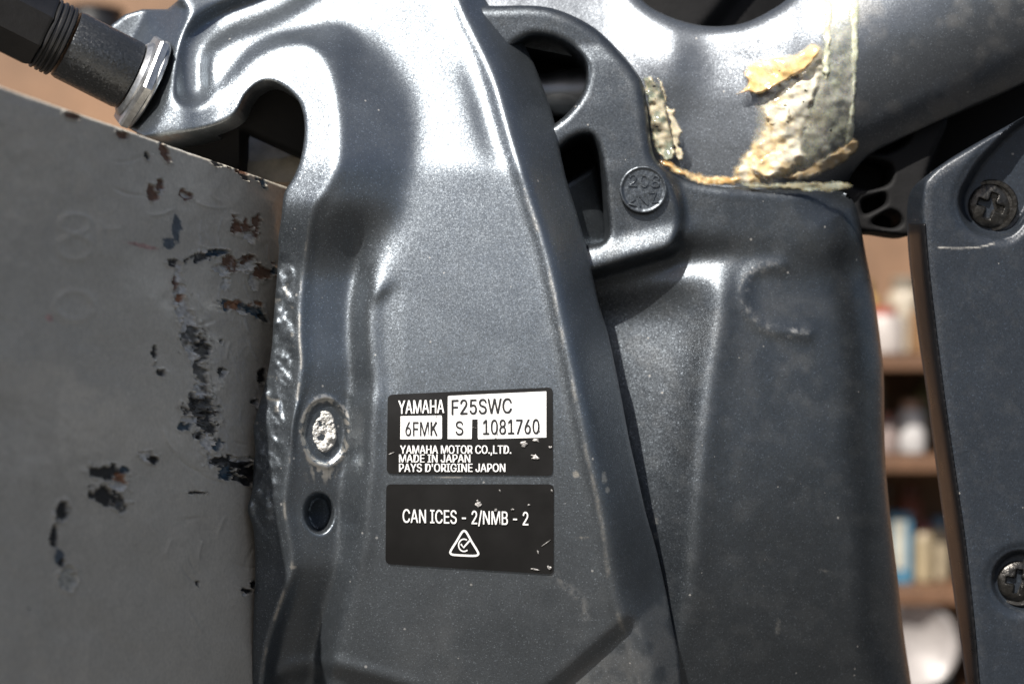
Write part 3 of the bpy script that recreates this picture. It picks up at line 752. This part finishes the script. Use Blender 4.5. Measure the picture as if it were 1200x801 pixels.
def swivel_H(u, v):
    x = np.clip((u - 530) / 2.0, 0, _SH.shape[1] - 1.001); y = np.clip((v + 20) / 2.0, 0, _SH.shape[0] - 1.001)
    i, j = x.astype(int), y.astype(int); fx, fy = x - i, y - j
    h = (_SH[j, i] * (1 - fx) + _SH[j, i + 1] * fx) * (1 - fy) + (_SH[j + 1, i] * (1 - fx) + _SH[j + 1, i + 1] * fx) * fy
    dO, _, _ = seg_dist(u, v, SW_OUT, True)
    d1, _, _ = seg_dist(u, v, HOLE1, True); d2, _, _ = seg_dist(u, v, HOLE2, True)
    h = h + fillet(np.minimum(d1, d2), 9)
    h = h + fillet(dO, 13) * sstep(1000, 960, u) * (v < 235)
    dr_, _, _ = seg_dist(u, v, SW_R)
    h = h + fillet(np.minimum(dr_, 62), 62) * 0.95
    h = h + 1.2 * (fbm(u / 50, v / 50, 61) - 0.5)
    # scuffed boss
    q, _, _ = seg_dist(u, v, SC)
    h = h + 2.5 * gauss(q, 9)
    return h
SC = spline([(915, 311), (890, 314), (876, 326), (872, 345), (876, 365), (890, 380), (910, 387), (945, 391)], 4)
def swivel_wear(u, v):
    q, _, _ = seg_dist(u, v, SC)
    w_ = 0.34 * gauss(q, 8) * sstep(0.30, 0.75, fbm(u / 5, v / 5, 63))
    w_ = np.maximum(w_, 0.5 * sstep(1.1, 0.3, np.hypot((u - 931) / 7, (v - 387) / 5) + fbm(u / 2, v / 2, 3) - .5))
    dr, _, _ = seg_dist(u, v, spline([(836, 360), (832, 400), (826, 440), (822, 470)], 3))
    w_ = np.maximum(w_, 0.5 * gauss(dr + 4, 3) * sstep(.35, .6, fbm(u / 4, v / 16, 64)))
    for (cu, cv, ru, rv) in ((768, 610, 4, 8), (768, 628, 5, 6), (912, 735, 4, 12), (964, 668, 10, 3), (760, 427, 6, 1)):
        qq = np.hypot((u - cu) / ru, (v - cv) / rv) + 1.2 * (fbm(u / 2.5, v / 2.5, int(cu)) - .5); w_ = np.maximum(w_, .25 * sstep(1.2, .3, qq))
    return np.clip(w_, 0, 1)
def swivel_dirt(u, v):
    return 0.14 * sstep(0.4, 0.8, fbm(u / 30, v / 30, 65)) * gauss((u - 940) / 90, 1) * gauss((v - 420) / 90, 1) + 0.05 * sstep(.5, .7, fbm(u / 16, v / 16, 66))

sw = thing('swivel_bracket', 'dark blue-grey swivel bracket casting with arched top behind the labelled bracket', 'swivel bracket', pv(900, 860, -180))
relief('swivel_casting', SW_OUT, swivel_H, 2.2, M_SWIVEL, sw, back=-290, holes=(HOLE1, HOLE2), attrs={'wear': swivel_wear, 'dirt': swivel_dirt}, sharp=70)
# casting mark disc
dc = (754, 222); dco = np.array([(dc[0] + 28 * math.cos(a), dc[1] + 28.5 * math.sin(a)) for a in np.linspace(0, 2 * math.pi, 65)[:-1]])
hd = float(swivel_H(np.array([754.0]), np.array([222.0]))[0])
def disc_H(u, v):
    r = np.hypot(u - dc[0], v - dc[1])
    return hd + 7.5 + 0.04 * (v - dc[1]) - 1.6 * sstep(25.5, 23.5, r) + fillet(28.5 - r, 2.5) + 0.8 * (fbm(u / 4, v / 4, 71) - .5)
disc = relief('casting_mark', dco, disc_H, 1.2, M_SWIVEL, sw, back=hd - 5, label='round raised casting mark with small characters')
lettering('208', (737, 205, 773, 219), 0.0, M_SWIVEL, disc, 0.0, height=disc_H, rot=0.05, extr=1.8)
lettering('<NZ', (736, 227, 771, 241), 0.0, M_SWIVEL, disc, 0.0, height=disc_H, rot=-0.18, extr=1.8)
# what shows inside the arch openings
inr = np.array([(640, 226), (672, 208), (698, 193), (704, 215), (712, 262), (716, 300), (640, 300)], float)
relief('inner_web', dense(inr, 5), lambda u, v: SB - 52 - 0.5 * (u - 690) + fillet(seg_dist(u, v, inr, True)[0], 8), 2.0, M_SWIVEL, sw, thick=60, sharp=60)
lathe('pivot_sleeve', pv(560, 112, -215), pv(760, 108, -235), [(0, 30 * mm), (30 * mm, 34 * mm), (66 * mm, 30 * mm), (80 * mm, 27 * mm), (130 * mm, 33 * mm), (250 * mm, 33 * mm)], simple('bright_sleeve_metal', (0.22, 0.225, 0.23), 0.4, 1.0, 0.2, 100), sw, 64)

# ------------------------------------------------------------------ steering arm
AR_OUT = np.vstack([spline([(540, -30), (640, -60), (715, -40), (752, 0), (772, 14), (800, 25), (832, 31), (868, 28), (900, 14), (930, -8), (975, -60)], 4), np.array([(1290, -80), (1290, 52)], float), spline([(1270, 62), (1200, 97), (1150, 119), (1090, 146), (1050, 165), (1018, 182), (998, 205), (985, 232)], 3), np.array([(765, 240), (740, 140), (690, 70), (540, 40)], float)])
_SAD = np.interp(_T, [-60, 0, 40, 110, 170, 230], [-60, -26, -10, 4, 5, 2]); _SAD = np.convolve(np.pad(_SAD, 30, mode='edge'), np.hanning(61) / np.hanning(61).sum(), 'valid')
def arm_H(u, v):
    base = -190.0
    # round bar running up to the right
    ax_, ay_, bx_, by_ = 930.0, 95.0, 1200.0, -40.0
    L = math.hypot(bx_ - ax_, by_ - ay_); dx, dy = (bx_ - ax_) / L, (by_ - ay_) / L
    dperp = (u - ax_) * (-dy) + (v - ay_) * dx; al = (u - ax_) * dx + (v - ay_) * dy
    R = 150.0; bar = np.sqrt(np.maximum(R * R - np.clip(dperp, -R, R) ** 2, 0)) - R
    bar = np.maximum(bar, -120) * 1.15
    # column standing on the swivel head
    col = -0.0032 * (u - 925) ** 2
    col = np.maximum(col, -0.5 * np.abs(u - 925) + 15)
    k = sstep(880, 1010, u)
    sad = np.interp(v, _T, _SAD)
    left = -34 * sstep(935, 800, u) + sad - 12 * sstep(800, 690, u) + 10 * gauss((u - 790) / 40, 1) * gauss((v - 70) / 40, 1)
    h = base + 45 + left * (1 - k) + (bar + 4) * k
    dl, _, _ = seg_dist(u, v, AR_OUT[:42])
    h = h + fillet(dl, 14) * (v < 80)
    h = h + 1.5 * (fbm(u / 40, v / 40, 81) - .5)
    return h
sa = thing('steering_arm', 'broad curved grey steering arm smeared with grease above the swivel bracket', 'steering arm', pv(900, 230, -200))
relief('arm_casting', AR_OUT, arm_H, 2.6, M_ARM, sa, back=-330, sharp=70, attrs={'dirt': lambda u, v: 0.25 * sstep(.5, .75, fbm(u / 25, v / 25, 83)) * (u > 1000), 'wear': lambda u, v: 0 * u})

# ------------------------------------------------------------------ grease
def grease_mat():
    m, nt, b = new_mat('old_grease'); L = nt.links
    at = N(nt, 'ShaderNodeAttribute', attribute_name='col'); tc = N(nt, 'ShaderNodeTexCoord')
    n = tex_noise(nt, 300, 3, 0.5, tc.outputs['Object'])
    c = mixc(nt, 1.0, at.outputs['Color'], ramp(nt, n.outputs[0], [(0.3, 0.9), (0.7, 1.08)]), 'MULTIPLY')
    sp = tex_noise(nt, 330, 2, 0.5, tc.outputs['Object'])
    spm = ramp(nt, sp.outputs[0], [(0.72, 0.0), (0.75, 1.0)])
    c = mixc(nt, spm, c, (0.03, 0.028, 0.02))
    L.new(c, b.inputs['Base Color'])
    b.inputs['Roughness'].default_value = 0.14; b.inputs['Coat Weight'].default_value = 0.9; b.inputs['Coat Roughness'].default_value = 0.05
    b.inputs['Subsurface Weight'].default_value = 0.35; b.inputs['Subsurface Radius'].default_value = (1, 0.7, 0.3); b.inputs['Subsurface Scale'].default_value = 0.002
    bp = N(nt, 'ShaderNodeBump'); bp.inputs['Strength'].default_value = 0.3; bp.inputs['Distance'].default_value = 0.0005
    L.new(n.outputs[0], bp.inputs['Height']); L.new(bp.outputs[0], b.inputs['Normal'])
    ta = N(nt, 'ShaderNodeAttribute', attribute_name='thick'); L.new(math_(nt, 'MINIMUM', ta.outputs['Fac'], 1.0), b.inputs['Alpha'])
    film = m.copy(); film.name = 'thin_grease_film'; fb = film.node_tree.nodes['Principled BSDF']
    fn = tex_noise(film.node_tree, 260, 4, 0.6)
    tcn = N(film.node_tree, 'ShaderNodeTexCoord'); film.node_tree.links.new(tcn.outputs['Object'], fn.inputs['Vector'])
    al = ramp(film.node_tree, fn.outputs[0], [(0.35, 0.16), (0.65, 0.48)])
    ta2 = N(film.node_tree, 'ShaderNodeAttribute', attribute_name='thick'); film.node_tree.links.new(math_(film.node_tree, 'MULTIPLY', al, ta2.outputs['Fac'], True), fb.inputs['Alpha'])
    return m, film
M_GREASE, M_FILM = grease_mat()
AMB = np.array([0.72, 0.55, 0.30]); CRM = np.array([0.66, 0.59, 0.43]); GRN = np.array([0.50, 0.52, 0.40])

def ragged(pts, amp, seed, n=8, closed=True):
    p = dense(spline(pts, n, closed), 2.0)
    k = np.arange(len(p)) * 1.0
    return p + amp * 2 * np.stack([fbm(p[:, 0] / 5, p[:, 1] / 5, seed) - .5, fbm(p[:, 0] / 5, p[:, 1] / 5, seed + 9) - .5], 1)

def grease(name, pts, surf, T, parent, seed, tint, step=1.6, rag=3.0, rough=4.0, mat=None, rim=4):
    poly = ragged(pts, rag, seed)
    def H(u, v):
        d, _, _ = seg_dist(u, v, poly, True)
        t = T(u, v) if callable(T) else T
        lump = (fbm(u / 17, v / 13, seed + 1, 2) - .4) * rough * 1.4 + (fbm((u - .8 * v) / 3.5, (v + .8 * u) / 9, seed + 2, 2) - .5) * rough * 0.12
        return surf(u, v) + 0.8 + (t + lump) * sstep(0, rim, d)
    def C(u, v):
        return tint(u, v)
    def thin(u, v):
        d, _, _ = seg_dist(u, v, poly, True)
        return sstep(0, rim * 1.1, d + 2.5 * (fbm(u / 4, v / 4, seed + 5) - .5)) * (0.72 + 0.5 * sstep(.35, .6, fbm(u / 11, v / 11, seed + 6)))
    return relief(name, poly, H, step, mat or M_GREASE, parent, back=lambda u, v: surf(u, v) - 6, colors={'col': C}, attrs={'thick': thin}, sharp=80)

def tint_mix(a, b, seed, sc=14, bias=0.5):
    def f(u, v):
        k = sstep(bias - 0.16, bias + 0.16, fbm(u / sc, v / sc, seed))[:, None]
        return a[None] * (1 - k) + b[None] * k
    return f
gs = thing('grease_smear', 'thick amber and grey-green grease smeared across the steering arm', 'grease', pv(930, 216, -150))
PALE = np.array([.72, .65, .50]); GRY = np.array([.58, .58, .50])
def lump_tint(u, v):
    a = sstep(.36, .62, fbm(u / 13, v / 13, 6))[:, None]; edge = sstep(885, 945, u + (v - 150) * -.3)[:, None]
    c = (AMB * .95)[None] * (1 - a) + PALE[None] * a
    return c * (1 - .65 * edge) + GRY[None] * .65 * edge
grease('grease_film', [(958, -20), (1006, -20), (1005, 60), (1003, 120), (1000, 168), (984, 180), (958, 193), (925, 202), (905, 190), (915, 160), (928, 130), (940, 100), (962, 62)], arm_H, 1.2, gs, 101, tint_mix(GRN, GRY, 5), rag=4, rough=3.5, mat=M_FILM, rim=5)
grease('smear_film', [(862, 200), (874, 176), (884, 150), (884, 120), (900, 100), (930, 84), (966, 70), (975, 130), (972, 190), (930, 212), (880, 220)], arm_H, 0.4, gs, 151, tint_mix(PALE, GRY, 15, 20), rag=7, rough=2, mat=M_FILM, rim=10)
grease('grease_ridge', [(964, -20), (976, -20), (976, 40), (974, 84), (966, 96), (962, 74), (966, 30)], arm_H, 2.5, gs, 131, tint_mix(GRN, CRM, 9), rag=4, rough=5)
grease('grease_ridge', [(992, -20), (1007, -20), (1006, 60), (1003, 120), (1000, 165), (990, 170), (995, 120), (996, 60)], arm_H, 2.0, gs, 137, tint_mix(GRN, GRY, 12, 14, .6), rag=2, rough=3)
grease('grease_lump', [(886, 124), (905, 108), (930, 92), (944, 66), (956, 50), (968, 60), (966, 92), (958, 118), (950, 140), (944, 165), (950, 190), (930, 203), (900, 214), (872, 217), (856, 206), (866, 184), (880, 168), (892, 150), (893, 136)], arm_H, 4.5, gs, 103, lump_tint, rag=5, rough=8, rim=9, step=1.4)
grease('grease_flap', [(861, 111), (874, 99), (870, 86), (881, 72), (908, 66), (934, 61), (952, 50), (963, 60), (946, 82), (926, 94), (908, 104), (890, 112), (878, 111)], lambda u, v: arm_H(u, v) + 6, 10, gs, 107, tint_mix(AMB * 1.05, np.array([.70, .47, .20]), 7), rag=1.5, rough=5, rim=4, step=1.4)
grease('grease_clot', [(880, 190), (896, 178), (915, 172), (935, 186), (928, 204), (900, 212), (878, 206)], lambda u, v: arm_H(u, v) + 4, 5, gs, 141, lump_tint, rag=4, rough=9, rim=8, step=1.4)
grease('grease_clot', [(892, 128), (908, 118), (926, 124), (930, 142), (912, 152), (896, 146)], lambda u, v: arm_H(u, v) + 4, 5, gs, 143, lump_tint, rag=4, rough=9, rim=7, step=1.4)
grease('grease_ridge', [(915, 208), (942, 196), (962, 184), (985, 171), (1002, 160), (1007, 174), (992, 190), (968, 203), (940, 214)], arm_H, 4, gs, 109, tint_mix(PALE, np.array([.45, .33, .18]), 8), rag=2.5, rough=6, rim=5)
def seam_surf(u, v): return np.interp(u, [780, 1000], [SB - 1, SB - 4]) + 0 * v
gb = thing('grease_bead', 'orange-tan bead of grease squeezed out along the swivel bracket top seam', 'grease', pv(880, 222, -150))
grease('seam_bead', [(772, 188), (786, 190), (805, 198), (835, 205), (865, 206), (870, 214), (850, 219), (822, 216), (800, 209), (782, 199)], seam_surf, 2.5, gb, 111, tint_mix(AMB, np.array([.45, .27, .10]), 10, 7), rag=3.0, rough=8, rim=5)
grease('seam_bead', [(862, 212), (900, 214), (950, 212), (990, 212), (1000, 220), (975, 226), (930, 224), (880, 222)], seam_surf, 0.5, gb, 113, tint_mix(GRN * .5, np.array([.22, .2, .13]), 11), rag=2.5, rough=5)
ge = thing('grease_strip', 'crumbly yellow-grey grease packed against the arch edge', 'grease', pv(775, 190, -150))
grease('packed_grease', [(752, 92), (762, 88), (773, 98), (780, 115), (784, 140), (790, 165), (792, 186), (780, 190), (768, 178), (762, 150), (757, 120)], lambda u, v: 0 * u + SB - 10, 8, ge, 115, tint_mix(np.array([.17, .19, .14]), CRM * .75, 13, 7), rag=3, rough=12)
grease('crumbled_edge', [(770, 90), (776, 98), (783, 110), (782, 124), (792, 128), (794, 142), (801, 155), (798, 170), (803, 182), (794, 190), (788, 170), (783, 145), (776, 118)], lambda u, v: 0 * u + SB - 14, 9, ge, 119, tint_mix(CRM, AMB, 14, 8, .65), rag=3.5, rough=6, rim=3)

# ------------------------------------------------------------------ dark ribbed casting and housing behind
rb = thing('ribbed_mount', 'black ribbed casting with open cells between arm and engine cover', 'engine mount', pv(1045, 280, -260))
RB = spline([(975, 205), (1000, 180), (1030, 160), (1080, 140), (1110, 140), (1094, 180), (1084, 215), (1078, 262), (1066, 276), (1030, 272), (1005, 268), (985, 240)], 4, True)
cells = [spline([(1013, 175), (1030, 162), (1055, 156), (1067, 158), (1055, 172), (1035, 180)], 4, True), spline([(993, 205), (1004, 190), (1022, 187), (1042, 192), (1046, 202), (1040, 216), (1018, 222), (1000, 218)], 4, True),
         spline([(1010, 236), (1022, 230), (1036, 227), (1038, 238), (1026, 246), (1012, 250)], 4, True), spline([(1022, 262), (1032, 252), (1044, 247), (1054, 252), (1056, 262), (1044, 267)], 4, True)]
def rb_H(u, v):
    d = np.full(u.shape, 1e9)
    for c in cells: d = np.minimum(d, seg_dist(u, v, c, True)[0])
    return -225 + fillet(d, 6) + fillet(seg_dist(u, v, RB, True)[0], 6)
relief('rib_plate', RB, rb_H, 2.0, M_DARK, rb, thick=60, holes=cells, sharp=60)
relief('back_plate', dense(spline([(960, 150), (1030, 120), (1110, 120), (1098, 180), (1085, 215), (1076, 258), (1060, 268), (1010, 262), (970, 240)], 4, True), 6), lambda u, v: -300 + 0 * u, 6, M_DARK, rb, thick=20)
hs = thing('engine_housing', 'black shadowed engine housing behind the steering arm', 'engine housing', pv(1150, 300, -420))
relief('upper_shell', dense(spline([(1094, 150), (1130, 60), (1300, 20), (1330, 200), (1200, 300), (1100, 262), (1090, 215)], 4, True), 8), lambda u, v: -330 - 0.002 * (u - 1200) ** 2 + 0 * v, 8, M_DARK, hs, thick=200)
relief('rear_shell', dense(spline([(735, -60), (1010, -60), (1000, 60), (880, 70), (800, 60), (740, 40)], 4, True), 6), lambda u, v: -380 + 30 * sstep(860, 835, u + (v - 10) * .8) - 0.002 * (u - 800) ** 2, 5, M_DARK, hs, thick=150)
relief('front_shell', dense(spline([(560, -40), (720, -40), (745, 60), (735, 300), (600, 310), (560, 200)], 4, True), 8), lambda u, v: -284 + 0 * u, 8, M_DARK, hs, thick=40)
# rear web seen through the hook
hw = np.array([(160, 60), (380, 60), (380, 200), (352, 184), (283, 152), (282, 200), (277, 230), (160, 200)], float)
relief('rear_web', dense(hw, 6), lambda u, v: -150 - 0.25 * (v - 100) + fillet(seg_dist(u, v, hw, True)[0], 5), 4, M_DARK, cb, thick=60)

# ------------------------------------------------------------------ engine cover with screws
EC_OUT = np.vstack([spline([(1300, 80), (1250, 108), (1200, 137), (1150, 165), (1115, 186), (1085, 208), (1073, 220), (1068, 235), (1067, 265), (1070, 310), (1080, 393), (1090, 460), (1098, 523), (1113, 634), (1127, 734), (1136, 801), (1147, 880)], 4), np.array([(1300, 880)], float)])
EDGE = spline([(1300, 84), (1200, 141), (1115, 190), (1092, 208), (1085, 222), (1084, 262), (1088, 310), (1096, 380), (1106, 460), (1116, 530), (1131, 634), (1142, 734), (1148, 801), (1158, 880)], 4)
S1 = (1161, 241); S2 = (1193, 681)
def rec_d(u, v):
    # slot-shaped recess: a round seat opened up towards the upper right
    q = spline([(1163, 238), (1185, 205), (1240, 160)], 4); d, _, _ = seg_dist(u, v, q)
    return d - np.interp(u, [1160, 1185, 1240], [39, 42, 40])
def cover_H(u, v):
    dE = signed(u, v, EDGE, [(1500, 880), (1500, 84)])
    h = -105 - 0.05 * (u - 1100) + 0 * v
    h = h - 4.2 * np.sqrt(np.maximum(-dE, 0) ** 2 + 9) + 12.6 * 1.0 - 2 * gauss(dE, 5)
    d1 = rec_d(u, v); r2 = np.hypot(u - 1197, v - 680)
    h = h - 44 * sstep(3, -6, d1) - 20 * sstep(37, 30, r2)
    h = h - 3 * gauss(d1 - 4, 5) - 3 * gauss(r2 - 38, 5)
    return h
ec = thing('engine_cover', 'dark blue-grey engine side cover with recessed cross-head screws', 'engine cover', pv(1200, 870, -160))
TRIM = np.vstack([spline([(1067, 262), (1070, 310), (1080, 393), (1090, 460), (1098, 523), (1113, 634), (1127, 734), (1136, 801), (1147, 880)], 4), spline([(1160, 880), (1149, 801), (1143, 734), (1132, 634), (1117, 530), (1107, 460), (1097, 380), (1089, 310), (1085, 262)], 4)])
def trim_H(u, v):
    d, _, _ = seg_dist(u, v, TRIM, True)
    x = np.interp(v, [262, 393, 523, 634, 734, 880], [1076, 1088, 1107, 1122, 1135, 1153])
    return cover_H(u, v) + 2.5 + 1.5 * gauss((u - x), 5) + fillet(d, 2)
relief('edge_trim', TRIM, trim_H, 1.3, M_SIDE, ec, thick=8, sharp=60, label='glossy dark edge strip')
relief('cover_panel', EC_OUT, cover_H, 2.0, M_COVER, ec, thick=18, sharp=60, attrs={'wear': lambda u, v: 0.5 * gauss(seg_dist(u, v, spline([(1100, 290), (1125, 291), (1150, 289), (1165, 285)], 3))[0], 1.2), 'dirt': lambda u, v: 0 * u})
def screw(c, R, h0, rot):
    o = np.array([(c[0] + R * math.cos(a), c[1] + R * math.sin(a)) for a in np.linspace(0, 2 * math.pi, 49)[:-1]])
    def H(u, v):
        x, y = u - c[0], v - c[1]; cr, sr = math.cos(rot), math.sin(rot); x, y = x * cr + y * sr, -x * sr + y * cr
        r = np.hypot(x, y); dome = 9 * np.sqrt(np.maximum(1 - (r / (R * 1.05)) ** 2, 0))
        arm = np.minimum(np.maximum(np.abs(x) - R * .15, np.abs(y) - R * .58), np.maximum(np.abs(y) - R * .15, np.abs(x) - R * .58))
        arm = np.minimum(arm, r - R * .26)
        return h0 + dome - 11 * sstep(R * .05, -R * .07, arm) + 0.8 * (fbm(u / 5, v / 5, 91) - .5)
    s = relief('cross_head_screw', o, H, 0.9, M_SCREW, ec, back=h0 - 8, sharp=60)
    lathe('washer_ring', pv(c[0], c[1], h0 - 3), pv(c[0], c[1], h0 + 60), [(0, R * 1.26 * S), (3 * S, R * 1.28 * S), (5 * S, R * 1.22 * S), (5 * S, R * 1.05 * S), (2 * S, R * 1.03 * S)], M_SCREW, s, 48)
screw(S1, 26, -152, 0.35); screw(S2, 24, -130, 0.15)

# ------------------------------------------------------------------ background: shelves far behind, out of focus
YB = 1.9
def bp_(u, v, y=YB): k = (D * S + y) / D; return Vector(((u - 600) * k, y, (400.5 - v) * k))
def stru(o): o['kind'] = 'structure'; return o
M_WALL = simple('tan_board_wall', (0.20, 0.115, 0.065), 0.7, 0, 0.35, 5, 0.3, 40, 0.004)
M_WOOD = simple('brown_shelf_wood', (0.10, 0.05, 0.025), 0.6, 0, 0.4, 14, 0.3, 80, 0.002)
M_GROUND = simple('grey_concrete', (0.05, 0.046, 0.040), 0.85, 0, 0.3, 3, 0.4, 30, 0.004)
stru(box('wall', (0.2, YB + 0.32, 0.2), (5.0, 0.05, 2.6), M_WALL))
stru(box('ground', (0, 2, -1.15), (24, 24, 0.1), M_GROUND))
def shelf(v, label):
    p = bp_(1062, v); o = box('shelf_board', (p.x, YB + 0.1, p.z - 0.012), (1.1, 0.38, 0.022), M_WOOD, None, 0.003)
    tag(o, label, 'shelf', 'shelf boards behind the engine'); return p.z
z1 = shelf(415, 'upper blurred brown shelf board carrying pale jars behind the gap')
z2 = shelf(530, 'middle blurred brown shelf board carrying a white bottle behind the gap')
z3 = shelf(680, 'lowest blurred brown shelf board carrying a blue box behind the gap')
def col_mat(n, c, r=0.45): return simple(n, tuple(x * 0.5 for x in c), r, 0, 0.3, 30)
def jar(name, u, z, r, h, c, lid, label, cat, y=YB):
    p = bp_(u, 400, y); t = thing(name, label, cat, (p.x, y, z), 'blurred shelf goods')
    a = Vector((p.x, y, z)); b = a + Vector((0, 0, 1))
    lathe('jar_body' if cat == 'jar' else 'bottle_body', a, b, [(0, r * .92), (r * .1, r), (h * .7, r), (h * .8, r * .85), (h * .84, r * .62)], col_mat(name + '_body', c), t, 32)
    lathe('lid', a + Vector((0, 0, h * .83)), b, [(0, r * .7), (h * .15, r * .7), (h * .17, r * .62)], col_mat(name + '_lid', lid), t, 32)
def carton(u, z, w_, d_, h, c, c2, label, y=YB):
    p = bp_(u, 400, y); t = thing('carton', label, 'box', (p.x, y, z), 'blurred shelf goods')
    box('carton_body', (p.x, y, z + h / 2), (w_, d_, h), col_mat('carton', c), t, 0.002)
    box('carton_panel', (p.x - w_ * .12, y - d_ / 2 - 0.001, z + h * .55), (w_ * .6, 0.002, h * .7), col_mat('carton_panel', c2), t)
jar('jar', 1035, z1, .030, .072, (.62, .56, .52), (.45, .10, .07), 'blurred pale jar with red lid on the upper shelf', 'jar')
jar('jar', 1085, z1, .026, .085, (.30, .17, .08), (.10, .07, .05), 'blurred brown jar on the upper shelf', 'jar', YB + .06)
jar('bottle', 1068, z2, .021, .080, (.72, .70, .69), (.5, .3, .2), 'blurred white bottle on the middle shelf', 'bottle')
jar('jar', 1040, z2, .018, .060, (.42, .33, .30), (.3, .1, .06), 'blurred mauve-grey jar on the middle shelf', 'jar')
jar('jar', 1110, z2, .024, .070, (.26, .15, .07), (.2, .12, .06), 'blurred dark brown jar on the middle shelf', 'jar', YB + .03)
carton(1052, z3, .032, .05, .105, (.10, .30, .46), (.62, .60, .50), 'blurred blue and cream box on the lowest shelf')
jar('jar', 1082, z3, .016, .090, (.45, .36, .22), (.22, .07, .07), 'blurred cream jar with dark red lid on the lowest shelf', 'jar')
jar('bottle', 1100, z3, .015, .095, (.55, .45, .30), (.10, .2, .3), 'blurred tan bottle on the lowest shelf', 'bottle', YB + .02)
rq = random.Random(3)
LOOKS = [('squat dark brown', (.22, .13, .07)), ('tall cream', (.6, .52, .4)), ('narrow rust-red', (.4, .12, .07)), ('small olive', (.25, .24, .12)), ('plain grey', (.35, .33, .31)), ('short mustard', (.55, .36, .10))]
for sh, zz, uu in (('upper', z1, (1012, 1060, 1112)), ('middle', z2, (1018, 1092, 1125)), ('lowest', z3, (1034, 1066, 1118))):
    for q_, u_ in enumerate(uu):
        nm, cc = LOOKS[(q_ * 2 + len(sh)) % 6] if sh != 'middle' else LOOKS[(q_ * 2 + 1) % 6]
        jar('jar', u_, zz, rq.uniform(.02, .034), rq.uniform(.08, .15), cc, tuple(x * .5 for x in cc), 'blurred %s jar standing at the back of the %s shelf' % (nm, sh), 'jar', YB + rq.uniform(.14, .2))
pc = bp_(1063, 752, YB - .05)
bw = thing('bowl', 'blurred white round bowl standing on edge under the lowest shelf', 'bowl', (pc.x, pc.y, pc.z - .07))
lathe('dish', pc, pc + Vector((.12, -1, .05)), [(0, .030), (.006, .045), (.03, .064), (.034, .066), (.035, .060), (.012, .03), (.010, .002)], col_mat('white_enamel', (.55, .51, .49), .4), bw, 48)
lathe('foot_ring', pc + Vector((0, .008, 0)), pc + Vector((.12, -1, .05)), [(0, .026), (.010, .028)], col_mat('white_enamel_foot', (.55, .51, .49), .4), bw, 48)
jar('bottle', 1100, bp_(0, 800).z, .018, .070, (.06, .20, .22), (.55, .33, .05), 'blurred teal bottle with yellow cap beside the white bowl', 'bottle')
stru(box('bench', (0.35, YB + .05, bp_(0, 800).z - .03), (1.4, .5, .05), M_WOOD))
TBK = np.array([(270, 150), (300, 142), (372, 190), (372, 212), (330, 214), (270, 206)], float)
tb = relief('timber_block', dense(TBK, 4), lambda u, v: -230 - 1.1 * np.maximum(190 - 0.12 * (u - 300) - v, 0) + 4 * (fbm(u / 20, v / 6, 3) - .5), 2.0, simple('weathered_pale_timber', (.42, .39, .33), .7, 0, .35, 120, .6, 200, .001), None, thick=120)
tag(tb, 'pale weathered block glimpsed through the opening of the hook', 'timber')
# pot and sacking at upper left
pp = bp_(112, 35); pt = thing('pot', 'blurred black round pot behind the tilt tube', 'pot', (pp.x, pp.y, pp.z - .04))
lathe('pot_body', pp - Vector((0, 0, .05)), pp + Vector((0, 0, 1)), [(0, .03), (.01, .042), (.05, .046), (.075, .04)], M_BLACK, pt, 32)
lathe('rim', pp + Vector((0, 0, .022)), pp + Vector((0, 0, 1)), [(0, .042), (.006, .046), (.01, .042)], M_BLACK, pt, 32)
